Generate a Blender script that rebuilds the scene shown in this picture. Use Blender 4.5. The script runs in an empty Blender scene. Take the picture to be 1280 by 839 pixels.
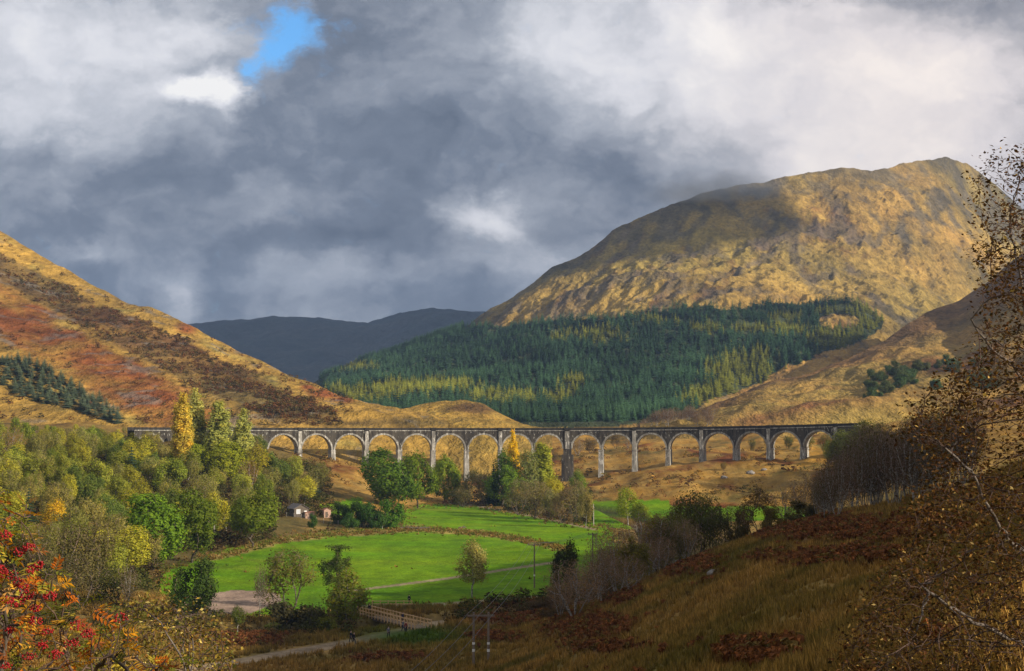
import bpy, math, random
import numpy as np
from mathutils import Vector, Matrix

random.seed(11)
rng = np.random.default_rng(11)
R = math.radians
SC = bpy.context.scene
COL = SC.collection

# ------------------------------------------------------------------ camera, sky, sun, exposure
F, CX, CY, CZ = 1778.0, 640.0, 419.5, 34.0
TILT = math.atan(110.5 / F)
cT, sT = math.cos(TILT), math.sin(TILT)
cam_d = bpy.data.cameras.new('camera')
cam_d.sensor_width = 36.0
cam_d.lens = 36.0 * F / 1280.0
cam_d.clip_start = 0.1
cam_d.clip_end = 60000
cam = bpy.data.objects.new('camera', cam_d)
cam.location = (0, 0, CZ)
cam.rotation_euler = (math.pi / 2 + TILT, 0, 0)
COL.objects.link(cam)
SC.camera = cam

SC.view_settings.view_transform = 'Standard'
SC.view_settings.look = 'None'
SC.view_settings.gamma = 1.0
SC.view_settings.use_curve_mapping = False
EXPOSURE = 0.55
SC.view_settings.exposure = EXPOSURE
SC.cycles.max_bounces = 5
SC.cycles.diffuse_bounces = 2
SC.cycles.transmission_bounces = 3
SC.cycles.transparent_max_bounces = 8
SC.cycles.volume_bounces = 0
SC.cycles.sample_clamp_indirect = 4.0

SUN_EL = R(21.0)
SUN_AZ = math.atan2(0.90, -0.42)            # from +Y towards +X
SUN = Vector((math.sin(SUN_AZ) * math.cos(SUN_EL), math.cos(SUN_AZ) * math.cos(SUN_EL), math.sin(SUN_EL)))
sd = bpy.data.lights.new('sun', 'SUN')
sd.energy = 4.6
sd.angle = R(0.5)
sd.color = (1.0, 0.89, 0.74)
so = bpy.data.objects.new('sun', sd)
so.rotation_euler = SUN.to_track_quat('Z', 'Y').to_euler()
so.location = (200, -100, 300)
COL.objects.link(so)


def ray(px, py):
    u, v = (px - CX) / F, (CY - py) / F
    return np.array([u, cT - v * sT, sT + v * cT])


def unproj(px, py, Y):
    """Arrays: pixel + world depth Y -> world xyz."""
    u, v = (px - CX) / F, (CY - py) / F
    dy = cT - v * sT
    t = Y / dy
    return u * t, Y + 0 * t, CZ + (sT + v * cT) * t


def proj(x, y, z):
    d = y * cT + (z - CZ) * sT
    d = np.where(d > 0.05, d, 0.05)
    v = (-y * sT + (z - CZ) * cT) / d
    return CX + F * x / d, CY - F * v


# ---- world
W = bpy.data.worlds.new('World')
SC.world = W
W.use_nodes = True
nt = W.node_tree
nt.nodes.clear()


class NG:
    """Small helper for wiring math nodes."""
    def __init__(s, nt):
        s.nt = nt

    def n(s, t, **kw):
        nd = s.nt.nodes.new(t)
        for k, v in kw.items():
            setattr(nd, k, v)
        return nd

    def put(s, sock, v):
        if isinstance(v, bpy.types.NodeSocket):
            s.nt.links.new(v, sock)
        else:
            sock.default_value = v

    def m(s, op, a, b=0.0, c=0.0, clamp=False):
        nd = s.n('ShaderNodeMath', operation=op, use_clamp=clamp)
        s.put(nd.inputs[0], a)
        s.put(nd.inputs[1], b)
        s.put(nd.inputs[2], c)
        return nd.outputs[0]

    def vm(s, op, a, b=(0, 0, 0)):
        nd = s.n('ShaderNodeVectorMath', operation=op)
        s.put(nd.inputs[0], a)
        s.put(nd.inputs[1], b)
        return nd.outputs[0]

    def noise(s, vec, scale, detail=4.0, rough=0.55, dist=0.0, col=False):
        nd = s.n('ShaderNodeTexNoise')
        s.put(nd.inputs['Vector'], vec)
        nd.inputs['Scale'].default_value = scale
        nd.inputs['Detail'].default_value = detail
        nd.inputs['Roughness'].default_value = rough
        nd.inputs['Distortion'].default_value = dist
        return nd.outputs['Color'] if col else nd.outputs[0]

    def ramp(s, fac, stops, interp='LINEAR'):
        nd = s.n('ShaderNodeValToRGB')
        cr = nd.color_ramp
        cr.interpolation = interp
        while len(cr.elements) < len(stops):
            cr.elements.new(0.5)
        for e, (p, c) in zip(cr.elements, stops):
            e.position = p
            e.color = c if len(c) == 4 else (*c, 1)
        s.put(nd.inputs[0], fac)
        return nd.outputs[0]

    def mix(s, fac, a, b, blend='MIX'):
        nd = s.n('ShaderNodeMix', data_type='RGBA', blend_type=blend)
        s.put(nd.inputs[0], fac)
        for sock, v in ((nd.inputs[6], a), (nd.inputs[7], b)):
            if not isinstance(v, bpy.types.NodeSocket) and len(v) == 3:
                v = (*v, 1)
            s.put(sock, v)
        return nd.outputs[2]

    def mapr(s, v, a, b, c=0.0, d=1.0, smooth=True):
        nd = s.n('ShaderNodeMapRange')
        nd.interpolation_type = 'SMOOTHSTEP' if smooth else 'LINEAR'
        s.put(nd.inputs[0], v)
        for k, q in enumerate((a, b, c, d)):
            nd.inputs[k + 1].default_value = q
        return nd.outputs[0]


g = NG(nt)
geo = g.n('ShaderNodeTexCoord')
sep = g.n('ShaderNodeSeparateXYZ')
nt.links.new(geo.outputs['Generated'], sep.inputs[0])
yy = g.m('MAXIMUM', g.m('ABSOLUTE', sep.outputs[1]), 0.12)
U0 = g.m('DIVIDE', sep.outputs[0], yy)
V0 = g.m('DIVIDE', sep.outputs[2], yy)
uv = g.n('ShaderNodeCombineXYZ')
g.put(uv.inputs[0], U0)
g.put(uv.inputs[1], g.m('MULTIPLY', V0, 1.35))
# ragged cloud edges: warp the sky coordinates
w1 = g.vm('SUBTRACT', g.noise(uv.outputs[0], 8.0, 7.0, 0.62, col=True), (0.5, 0.5, 0.5))
w1s = g.n('ShaderNodeVectorMath', operation='SCALE')
g.put(w1s.inputs[0], w1)
w1s.inputs['Scale'].default_value = 0.12
uvw = g.vm('ADD', uv.outputs[0], w1s.outputs[0])
sw = g.n('ShaderNodeSeparateXYZ')
nt.links.new(uvw, sw.inputs[0])
UW, VW = sw.outputs[0], g.m('DIVIDE', sw.outputs[1], 1.35)


def blob(px, py, rx, ry, amp, sharp=False):
    d = ray(px, py)
    u, v = d[0] / d[1], d[2] / d[1]
    a = g.m('DIVIDE', g.m('SUBTRACT', UW, float(u)), rx / F)
    b = g.m('DIVIDE', g.m('SUBTRACT', VW, float(v)), ry / F)
    q = g.m('ADD', g.m('MULTIPLY', a, a), g.m('MULTIPLY', b, b))
    if sharp:
        e = g.mapr(q, 0.45, 1.25, amp, 0.0)
    else:
        e = g.m('MULTIPLY', g.m('EXPONENT', g.m('MULTIPLY', q, -1.0)), amp)
    return e


CLOUDS = [  # px, py, rx, ry, brightness
    (60, 40, 200, 90, 0.42), (230, 40, 130, 70, 0.22), (90, 130, 170, 70, 0.32), (300, 20, 60, 60, 0.10),
    (20, 170, 60, 30, -0.10), (150, 240, 190, 60, -0.10), (335, 255, 80, 42, 0.20), (430, 150, 150, 70, -0.06),
    (560, 170, 130, 70, -0.05), (590, 262, 66, 28, 0.42), (625, 285, 34, 24, 0.26), (640, 335, 110, 36, 0.26), (110, 332, 60, 16, 0.28),
    (225, 375, 26, 26, 0.36), (400, 345, 120, 22, 0.17), (420, 385, 220, 20, -0.05), (720, 240, 110, 70, -0.12),
    (480, 300, 120, 40, -0.03), (620, 50, 120, 90, 0.20), (840, 50, 180, 90, 0.34), (1070, 110, 300, 160, 0.58),
    (1180, 120, 120, 70, 0.14), (840, 205, 130, 60, -0.16), (1100, 260, 330, 90, 0.25),
]
L = None
for bdef in CLOUDS:
    e = blob(*bdef)
    L = e if L is None else g.m('ADD', L, e)
HOT = blob(240, 104, 40, 17, 0.85)
HOT2 = blob(288, 112, 30, 24, 0.6)
L = g.m('ADD', L, g.m('ADD', HOT, HOT2))
fb = g.noise(uvw, 8.0, 8.0, 0.58)
fb2 = g.noise(uvw, 24.0, 7.0, 0.62)
L = g.m('ADD', L, g.m('MULTIPLY', g.m('SUBTRACT', fb, 0.5), 0.62))
L = g.m('ADD', L, g.m('MULTIPLY', g.m('SUBTRACT', fb2, 0.5), 0.24))
vo = g.n('ShaderNodeTexVoronoi', feature='F1')
g.put(vo.inputs['Vector'], uvw)
vo.inputs['Scale'].default_value = 10.0
vo.inputs['Detail'].default_value = 3.0
vo.inputs['Roughness'].default_value = 0.6
L = g.m('ADD', L, g.m('MULTIPLY', g.m('SUBTRACT', 0.80, vo.outputs['Distance']), 0.26))
L = g.m('ADD', L, 0.335)
KS = 2.0 ** (-EXPOSURE)
cool = g.ramp(L, [(0.0, (0.085, 0.105, 0.145)), (0.22, (0.170, 0.197, 0.250)), (0.45, (0.38, 0.405, 0.46)),
                  (0.75, (0.78, 0.78, 0.82)), (1.0, (1.0, 0.98, 0.96))])
warm = g.mapr(UW, 0.0, 0.30, 0.0, 1.0)
cc = g.mix(warm, cool, g.mix(1.0, cool, (1.05, 0.965, 0.91), 'MULTIPLY'))
front = g.mapr(sep.outputs[1], -0.1, 0.25, 0.0, 1.0)
backc = g.ramp(g.noise(geo.outputs['Generated'], 3.0, 4.0), [(0.3, (0.30, 0.33, 0.40)), (0.7, (0.70, 0.69, 0.68))])
cc = g.mix(front, backc, cc)
up = g.mapr(sep.outputs[2], 0.35, 0.8, 0.0, 1.0)
cc = g.mix(up, cc, backc)
cloud_bg = g.n('ShaderNodeBackground')
g.put(cloud_bg.inputs[0], cc)
cloud_bg.inputs[1].default_value = KS
sky = g.n('ShaderNodeTexSky')
sky.sky_type = 'NISHITA'
sky.sun_disc = False
sky.sun_elevation = SUN_EL
sky.sun_rotation = SUN_AZ
sky_bg = g.n('ShaderNodeBackground')
g.put(sky_bg.inputs[0], g.mix(1.0, sky.outputs[0], (0.42, 0.85, 1.22), 'MULTIPLY'))
sky_bg.inputs[1].default_value = 0.13
hole = g.m('ADD', blob(370, 42, 44, 38, 0.9), blob(328, 84, 18, 30, 0.5))
hole = g.m('ADD', hole, g.m('MULTIPLY', g.m('SUBTRACT', g.noise(uvw, 40.0, 8.0, 0.65), 0.5), 1.1))
hole = g.m('MULTIPLY', g.mapr(hole, 0.12, 0.85, 0.0, 1.0), front)
msh = g.n('ShaderNodeMixShader')
g.put(msh.inputs[0], hole)
nt.links.new(cloud_bg.outputs[0], msh.inputs[1])
nt.links.new(sky_bg.outputs[0], msh.inputs[2])
wo = g.n('ShaderNodeOutputWorld')
nt.links.new(msh.outputs[0], wo.inputs[0])

# ------------------------------------------------------------------ numeric helpers


def _hash(ix, iy, seed):
    h = (ix.astype(np.int64) * 374761393 + iy.astype(np.int64) * 668265263 + seed * 982451653) & 0xFFFFFFFF
    h = ((h ^ (h >> 13)) * 1274126177) & 0xFFFFFFFF
    h = (h ^ (h >> 16)) & 0xFFFFFFFF
    return h


def perlin(x, y, seed=0):
    x = np.asarray(x, float)
    y = np.asarray(y, float)
    x0, y0 = np.floor(x), np.floor(y)
    fx, fy = x - x0, y - y0
    out = 0
    sx = fx * fx * fx * (fx * (fx * 6 - 15) + 10)
    sy = fy * fy * fy * (fy * (fy * 6 - 15) + 10)
    v = []
    for dx in (0, 1):
        for dy in (0, 1):
            a = _hash(x0 + dx, y0 + dy, seed) / 4294967295.0 * 2 * math.pi
            v.append(np.cos(a) * (fx - dx) + np.sin(a) * (fy - dy))
    a = v[0] + (v[2] - v[0]) * sx
    b = v[1] + (v[3] - v[1]) * sx
    return (a + (b - a) * sy) * 1.4


def fbm(x, y, scale, octv=4, seed=0, gain=0.5):
    t, amp, f, n = 0, 1.0, 1.0 / scale, 0
    for k in range(octv):
        t = t + amp * perlin(x * f + 17.3 * k, y * f - 9.1 * k, seed + k)
        n += amp
        amp *= gain
        f *= 2.03
    return t / n


def ridged(x, y, scale, octv=4, seed=0):
    t, amp, f, n = 0, 1.0, 1.0 / scale, 0
    for k in range(octv):
        t = t + amp * (1 - 2 * np.abs(perlin(x * f + 7.7 * k, y * f + 3.1 * k, seed + k)))
        n += amp
        amp *= 0.5
        f *= 2.1
    return t / n


def sstep(a, b, x):
    t = np.clip((x - a) / (b - a), 0, 1)
    return t * t * (3 - 2 * t)


def in_poly(px, py, poly):
    inside = np.zeros(np.shape(px), bool)
    n = len(poly)
    for i in range(n):
        x0, y0 = poly[i]
        x1, y1 = poly[(i + 1) % n]
        c = ((y0 > py) != (y1 > py)) & (px < (x1 - x0) * (py - y0) / ((y1 - y0) or 1e-9) + x0)
        inside ^= c
    return inside


def dist_line(px, py, line, sx=1.0, sy=1.0):
    d = np.full(np.shape(px), 1e9)
    for (x0, y0), (x1, y1) in zip(line[:-1], line[1:]):
        ax, ay, bx, by = x0 * sx, y0 * sy, x1 * sx, y1 * sy
        vx, vy = bx - ax, by - ay
        t = np.clip(((px * sx - ax) * vx + (py * sy - ay) * vy) / (vx * vx + vy * vy), 0, 1)
        d = np.minimum(d, np.hypot(px * sx - ax - t * vx, py * sy - ay - t * vy))
    return d


def mesh_np(name, verts, faces, mats=(), fmat=None, attrs=None, smooth=False):
    """verts (n,3); faces: array (m,3|4) or list of such arrays."""
    if isinstance(faces, np.ndarray):
        faces = [faces]
    faces = [f for f in faces if len(f)]
    me = bpy.data.meshes.new(name)
    verts = np.asarray(verts, np.float32)
    me.vertices.add(len(verts))
    me.vertices.foreach_set('co', verts.ravel())
    nl = sum(f.size for f in faces)
    npoly = sum(len(f) for f in faces)
    me.loops.add(nl)
    me.loops.foreach_set('vertex_index', np.concatenate([f.ravel() for f in faces]).astype(np.int32))
    me.polygons.add(npoly)
    tot = np.concatenate([np.full(len(f), f.shape[1]) for f in faces])
    st = np.concatenate([[0], np.cumsum(tot)[:-1]])
    me.polygons.foreach_set('loop_start', st.astype(np.int32))
    try:
        me.polygons.foreach_set('loop_total', tot.astype(np.int32))
    except Exception:
        pass
    if fmat is not None:
        me.polygons.foreach_set('material_index', np.asarray(fmat, np.int32))
    for m in mats:
        me.materials.append(m)
    for k, v in (attrs or {}).items():
        v = np.asarray(v, np.float32)
        if v.ndim == 2:
            a = me.attributes.new(k, 'FLOAT_COLOR', 'POINT')
            if v.shape[1] == 3:
                v = np.concatenate([v, np.ones((len(v), 1), np.float32)], 1)
            a.data.foreach_set('color', v.ravel())
        else:
            a = me.attributes.new(k, 'FLOAT', 'POINT')
            a.data.foreach_set('value', v)
    me.update(calc_edges=True)
    me.polygons.foreach_set('use_smooth', np.full(npoly, smooth))
    me.validate()
    return me


def link(name, me, parent=None, loc=None):
    o = bpy.data.objects.new(name, me)
    COL.objects.link(o)
    if parent is not None:
        o.parent = parent
    if loc is not None:
        o.location = loc
    return o


def tag(o, label=None, cat=None, group=None, kind=None):
    if label:
        o['label'] = label
    if cat:
        o['category'] = cat
    if group:
        o['group'] = group
    if kind:
        o['kind'] = kind
    return o


def thing(name, label, cat, loc=(0, 0, 0), rz=0.0, group=None):
    o = bpy.data.objects.new(name, None)
    o.empty_display_size = 0.3
    COL.objects.link(o)
    o.location = loc
    o.rotation_euler = (0, 0, rz)
    return tag(o, label, cat, group)


class MB:
    """Collects boxes, bars and tubes into one mesh."""
    def __init__(s):
        s.v, s.f = [], []

    def box(s, c, size, rz=0.0, taper=1.0):
        cx, cy, cz = c
        hx, hy, hz = size[0] / 2, size[1] / 2, size[2] / 2
        b = len(s.v)
        for z, k in ((-hz, 1.0), (hz, taper)):
            for x, y in ((-hx, -hy), (hx, -hy), (hx, hy), (-hx, hy)):
                x, y = x * k, y * k
                s.v.append((cx + x * math.cos(rz) - y * math.sin(rz), cy + x * math.sin(rz) + y * math.cos(rz), cz + z))
        s.f += [(b + 3, b + 2, b + 1, b), (b + 4, b + 5, b + 6, b + 7)]
        for i in range(4):
            j = (i + 1) % 4
            s.f.append((b + i, b + j, b + 4 + j, b + 4 + i))
        return s

    def tube(s, pts, r, n=6, r1=None, cap=True):
        pts = [Vector(p) for p in pts]
        r1 = r if r1 is None else r1
        b0 = len(s.v)
        for i, p in enumerate(pts):
            d = (pts[min(i + 1, len(pts) - 1)] - pts[max(i - 1, 0)]).normalized()
            a = d.cross(Vector((0, 0, 1)) if abs(d.z) < 0.9 else Vector((1, 0, 0))).normalized()
            c = d.cross(a)
            q = r + (r1 - r) * i / max(1, len(pts) - 1)
            for k in range(n):
                t = 2 * math.pi * k / n
                s.v.append(tuple(p + a * (q * math.cos(t)) + c * (q * math.sin(t))))
        for i in range(len(pts) - 1):
            for k in range(n):
                k2 = (k + 1) % n
                s.f.append((b0 + i * n + k, b0 + i * n + k2, b0 + (i + 1) * n + k2, b0 + (i + 1) * n + k))
        if cap:
            s.f.append(tuple(b0 + k for k in range(n))[::-1])
            s.f.append(tuple(b0 + (len(pts) - 1) * n + k for k in range(n)))
        return s

    def poly(s, pts):
        b = len(s.v)
        s.v += [tuple(p) for p in pts]
        s.f.append(tuple(range(b, b + len(pts))))
        return s

    def build(s, name, mat, parent=None, loc=None, smooth=False):
        me = bpy.data.meshes.new(name)
        me.from_pydata(s.v, [], s.f)
        if mat:
            me.materials.append(mat)
        me.update()
        if smooth:
            me.polygons.foreach_set('use_smooth', [True] * len(me.polygons))
        return link(name, me, parent, loc)


# ------------------------------------------------------------------ materials


def new_mat(name):
    m = bpy.data.materials.new(name)
    m.use_nodes = True
    t = m.node_tree
    t.nodes.clear()
    return m, NG(t)


def finish(m, g, shader):
    o = g.n('ShaderNodeOutputMaterial')
    g.nt.links.new(shader, o.inputs[0])
    return m


def principled(g, col, rough=0.9, spec=0.15, bump=None, bstr=0.3, bdist=1.0, metal=0.0):
    p = g.n('ShaderNodeBsdfPrincipled')
    g.put(p.inputs['Base Color'], col if isinstance(col, bpy.types.NodeSocket) or len(col) == 4 else (*col, 1))
    g.put(p.inputs['Roughness'], rough)
    p.inputs['Specular IOR Level'].default_value = spec
    p.inputs['Metallic'].default_value = metal
    if bump is not None:
        b = g.n('ShaderNodeBump')
        b.inputs['Strength'].default_value = bstr
        b.inputs['Distance'].default_value = bdist
        g.put(b.inputs['Height'], bump)
        g.nt.links.new(b.outputs[0], p.inputs['Normal'])
    return p.outputs[0]


def mat_plain(name, col, rough=0.8, var=0.25, scale=3.0, spec=0.2):
    m, g = new_mat(name)
    tc = g.n('ShaderNodeTexCoord').outputs['Object']
    n = g.noise(tc, scale, 5.0, 0.6)
    c = g.mix(1.0, (*col, 1), g.ramp(n, [(0.25, (1 - var,) * 3), (0.75, (1 + var,) * 3)]), 'MULTIPLY')
    return finish(m, g, principled(g, c, rough, spec, n, 0.2, 0.05))


def mat_land(name, s1, s2, s3, bd, bs=0.5, contrast=0.35):
    """Land surface: vertex cover colour, broken up by three scales of noise."""
    m, g = new_mat(name)
    at = g.n('ShaderNodeAttribute', attribute_name='cover').outputs['Color']
    pos = g.n('ShaderNodeNewGeometry').outputs['Position']
    pos = g.vm('MULTIPLY', pos, (1.0, 0.5, 1.0))
    n1 = g.noise(pos, s1, 4.0, 0.6)
    n2 = g.noise(pos, s2, 4.0, 0.65)
    n3 = g.noise(pos, s3, 3.0, 0.7)
    k = contrast
    c = g.mix(1.0, at, g.ramp(n1, [(0.3, (1 - k, 1 - k * .95, 1 - k * .8)), (0.7, (1 + k, 1 + k * .9, 1 + k * .6))]), 'MULTIPLY')
    c = g.mix(1.0, c, g.ramp(n2, [(0.3, (1 - k, 1 - k, 1 - k)), (0.7, (1 + k, 1 + k * .95, 1 + k * .8))]), 'MULTIPLY')
    c = g.mix(1.0, c, g.ramp(n3, [(0.3, (1 - k, 1 - k, 1 - k)), (0.7, (1 + k, 1 + k, 1 + k))]), 'MULTIPLY')
    h = g.m('ADD', n2, g.m('MULTIPLY', n3, 0.6))
    return finish(m, g, principled(g, c, 0.95, 0.05, h, bs, bd))


def mat_leaf(name, obj_color=True, col=(0.1, 0.1, 0.02), trans=0.42, attr='lv', cattr=None, hue2=(1.18, 1.02, 0.55)):
    m, g = new_mat(name)
    lv = g.n('ShaderNodeAttribute', attribute_name=attr).outputs['Fac']
    if cattr:
        base = g.n('ShaderNodeAttribute', attribute_name=cattr).outputs['Color']
    elif obj_color:
        base = g.n('ShaderNodeObjectInfo').outputs['Color']
    else:
        base = g.n('ShaderNodeRGB').outputs[0]
        base.default_value = (*col, 1)
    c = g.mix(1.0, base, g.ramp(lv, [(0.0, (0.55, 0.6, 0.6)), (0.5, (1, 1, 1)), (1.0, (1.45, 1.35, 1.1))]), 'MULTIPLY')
    c2 = g.mix(1.0, c, (*hue2, 1), 'MULTIPLY')
    wn = g.n('ShaderNodeTexWhiteNoise', noise_dimensions='1D')
    g.put(wn.inputs['W'], g.m('MULTIPLY', lv, 371.7))
    c = g.mix(g.m('MULTIPLY', wn.outputs[0], 0.6), c, c2)
    if obj_color and not cattr:
        oc = g.n('ShaderNodeTexCoord').outputs['Object']
        c = g.mix(g.mapr(g.noise(oc, 0.33, 3.0), 0.48, 0.72, 0.0, 0.8), c, g.mix(1.0, c, (1.22, 1.06, 0.65, 1), 'MULTIPLY'))
        c = g.mix(g.mapr(g.noise(oc, 0.8, 3.0), 0.5, 0.7, 0.0, 0.6), c, g.mix(1.0, c, (0.6, 0.68, 0.7, 1), 'MULTIPLY'))
    d = g.n('ShaderNodeBsdfDiffuse')
    g.put(d.inputs[0], c)
    t = g.n('ShaderNodeBsdfTranslucent')
    g.put(t.inputs[0], g.mix(1.0, c, (1.1, 1.15, 0.7, 1), 'MULTIPLY'))
    ms = g.n('ShaderNodeMixShader')
    ms.inputs[0].default_value = trans
    g.nt.links.new(d.outputs[0], ms.inputs[1])
    g.nt.links.new(t.outputs[0], ms.inputs[2])
    return finish(m, g, ms.outputs[0])


def mat_bark(name, light=(0.30, 0.27, 0.23), dark=(0.06, 0.05, 0.04), lo=0.4, hi=0.6, obj=False):
    m, g = new_mat(name)
    tc = g.n('ShaderNodeTexCoord').outputs['Object']
    n = g.noise(tc, 5.0, 4.0, 0.6)
    c = g.ramp(n, [(lo, dark), (hi, light)])
    return finish(m, g, principled(g, c, 0.9, 0.1, n, 0.4, 0.03))


def mat_concrete(name, base, stain, white, wlo, whi):
    m, g = new_mat(name)
    pos = g.n('ShaderNodeNewGeometry').outputs['Position']
    st = g.vm('MULTIPLY', pos, (1.0, 1.0, 0.16))
    n1 = g.noise(st, 0.55, 6.0, 0.65)
    n2 = g.noise(pos, 0.35, 5.0, 0.6)
    n3 = g.noise(g.vm('MULTIPLY', pos, (1, 1, 0.35)), 1.3, 5.0, 0.7)
    c = g.mix(g.mapr(n1, 0.35, 0.62), (*base, 1), (*stain, 1))
    c = g.mix(g.mapr(n2, 0.45, 0.7, 0, 0.6), c, tuple(0.6 * q for q in base))
    c = g.mix(g.mapr(n3, wlo, whi), c, (*white, 1))
    return finish(m, g, principled(g, c, 0.92, 0.1, n3, 0.3, 0.15))


M = {}
M['ground'] = mat_land('ground_cover', 0.03, 0.22, 1.4, 0.5, 0.6, 0.26)
M['hill'] = mat_land('hill_cover', 0.008, 0.05, 0.22, 6.0, 0.7, 0.34)
M['leaf'] = mat_leaf('tree_foliage')
M['needle'] = mat_leaf('conifer_foliage', trans=0.1, hue2=(1.1, 1.0, 0.8))
M['stuff_leaf'] = mat_leaf('wild_plants', cattr='cover', trans=0.25, hue2=(1.2, 1.0, 0.7))
M['bark'] = mat_bark('dark_bark', (0.16, 0.13, 0.10), (0.05, 0.04, 0.03))
M['birchbark'] = mat_bark('birch_bark', (0.42, 0.39, 0.34), (0.10, 0.085, 0.075), 0.38, 0.6)
M['twig'] = mat_bark('purple_twigs', (0.36, 0.25, 0.20), (0.18, 0.115, 0.09))
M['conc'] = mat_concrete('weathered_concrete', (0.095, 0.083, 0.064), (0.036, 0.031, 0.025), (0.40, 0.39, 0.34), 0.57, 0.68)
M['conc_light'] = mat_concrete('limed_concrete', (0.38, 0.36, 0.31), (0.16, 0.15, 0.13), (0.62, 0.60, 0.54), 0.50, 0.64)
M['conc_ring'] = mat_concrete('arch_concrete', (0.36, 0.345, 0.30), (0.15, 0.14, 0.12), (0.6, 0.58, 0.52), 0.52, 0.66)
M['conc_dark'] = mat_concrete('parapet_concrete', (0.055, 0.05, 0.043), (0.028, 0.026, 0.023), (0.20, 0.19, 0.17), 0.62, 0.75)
M['wood'] = mat_plain('tan_timber', (0.60, 0.38, 0.19), 0.8, 0.3)
M['oldwood'] = mat_plain('weathered_timber', (0.13, 0.105, 0.08), 0.9, 0.4)
M['deckwood'] = mat_plain('deck_timber', (0.22, 0.16, 0.10), 0.9, 0.3)
M['pole'] = mat_plain('creosoted_pole', (0.20, 0.155, 0.12), 0.85, 0.3)
M['polepale'] = mat_plain('pale_pole', (0.42, 0.38, 0.32), 0.85, 0.3)
M['wire'] = mat_plain('cable', (0.16, 0.16, 0.16), 0.5, 0.1)
M['white'] = mat_plain('white_paint', (0.75, 0.74, 0.70), 0.6, 0.1)
M['ceramic'] = mat_plain('insulator', (0.12, 0.05, 0.03), 0.3, 0.1)
M['roofgrey'] = mat_plain('felt_roof', (0.17, 0.15, 0.14), 0.85, 0.35)
M['rust'] = mat_plain('rusty_sheet', (0.30, 0.13, 0.08), 0.8, 0.4)
M['pinkwall'] = mat_plain('pink_boards', (0.45, 0.30, 0.22), 0.85, 0.25)
M['glass'] = mat_plain('dim_pane', (0.55, 0.57, 0.60), 0.3, 0.1)
M['rock'] = mat_plain('grey_rock', (0.22, 0.20, 0.18), 0.95, 0.5, 0.6)
M['berry'] = mat_plain('red_berry', (0.30, 0.006, 0.007), 0.5, 0.25, 20.0, 0.4)
M['skin'] = mat_plain('skin', (0.55, 0.34, 0.25), 0.6, 0.1)
M['hair'] = mat_plain('dark_hair', (0.04, 0.03, 0.02), 0.7, 0.2)
M['cloth_dark'] = mat_plain('dark_cloth', (0.018, 0.018, 0.022), 0.9, 0.2)
M['cloth_grey'] = mat_plain('grey_cloth', (0.16, 0.16, 0.18), 0.9, 0.2)
M['cloth_white'] = mat_plain('white_cloth', (0.65, 0.64, 0.62), 0.9, 0.1)
M['cloth_blue'] = mat_plain('navy_cloth', (0.03, 0.04, 0.08), 0.9, 0.2)
M['cloth_red'] = mat_plain('maroon_cloth', (0.22, 0.05, 0.04), 0.9, 0.2)
mw, gw = new_mat('river_water')
M['water'] = finish(mw, gw, principled(gw, (0.012, 0.014, 0.012), 0.06, 0.5,
                    gw.noise(gw.n('ShaderNodeNewGeometry').outputs['Position'], 0.9, 3.0), 0.15, 0.1))

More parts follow.
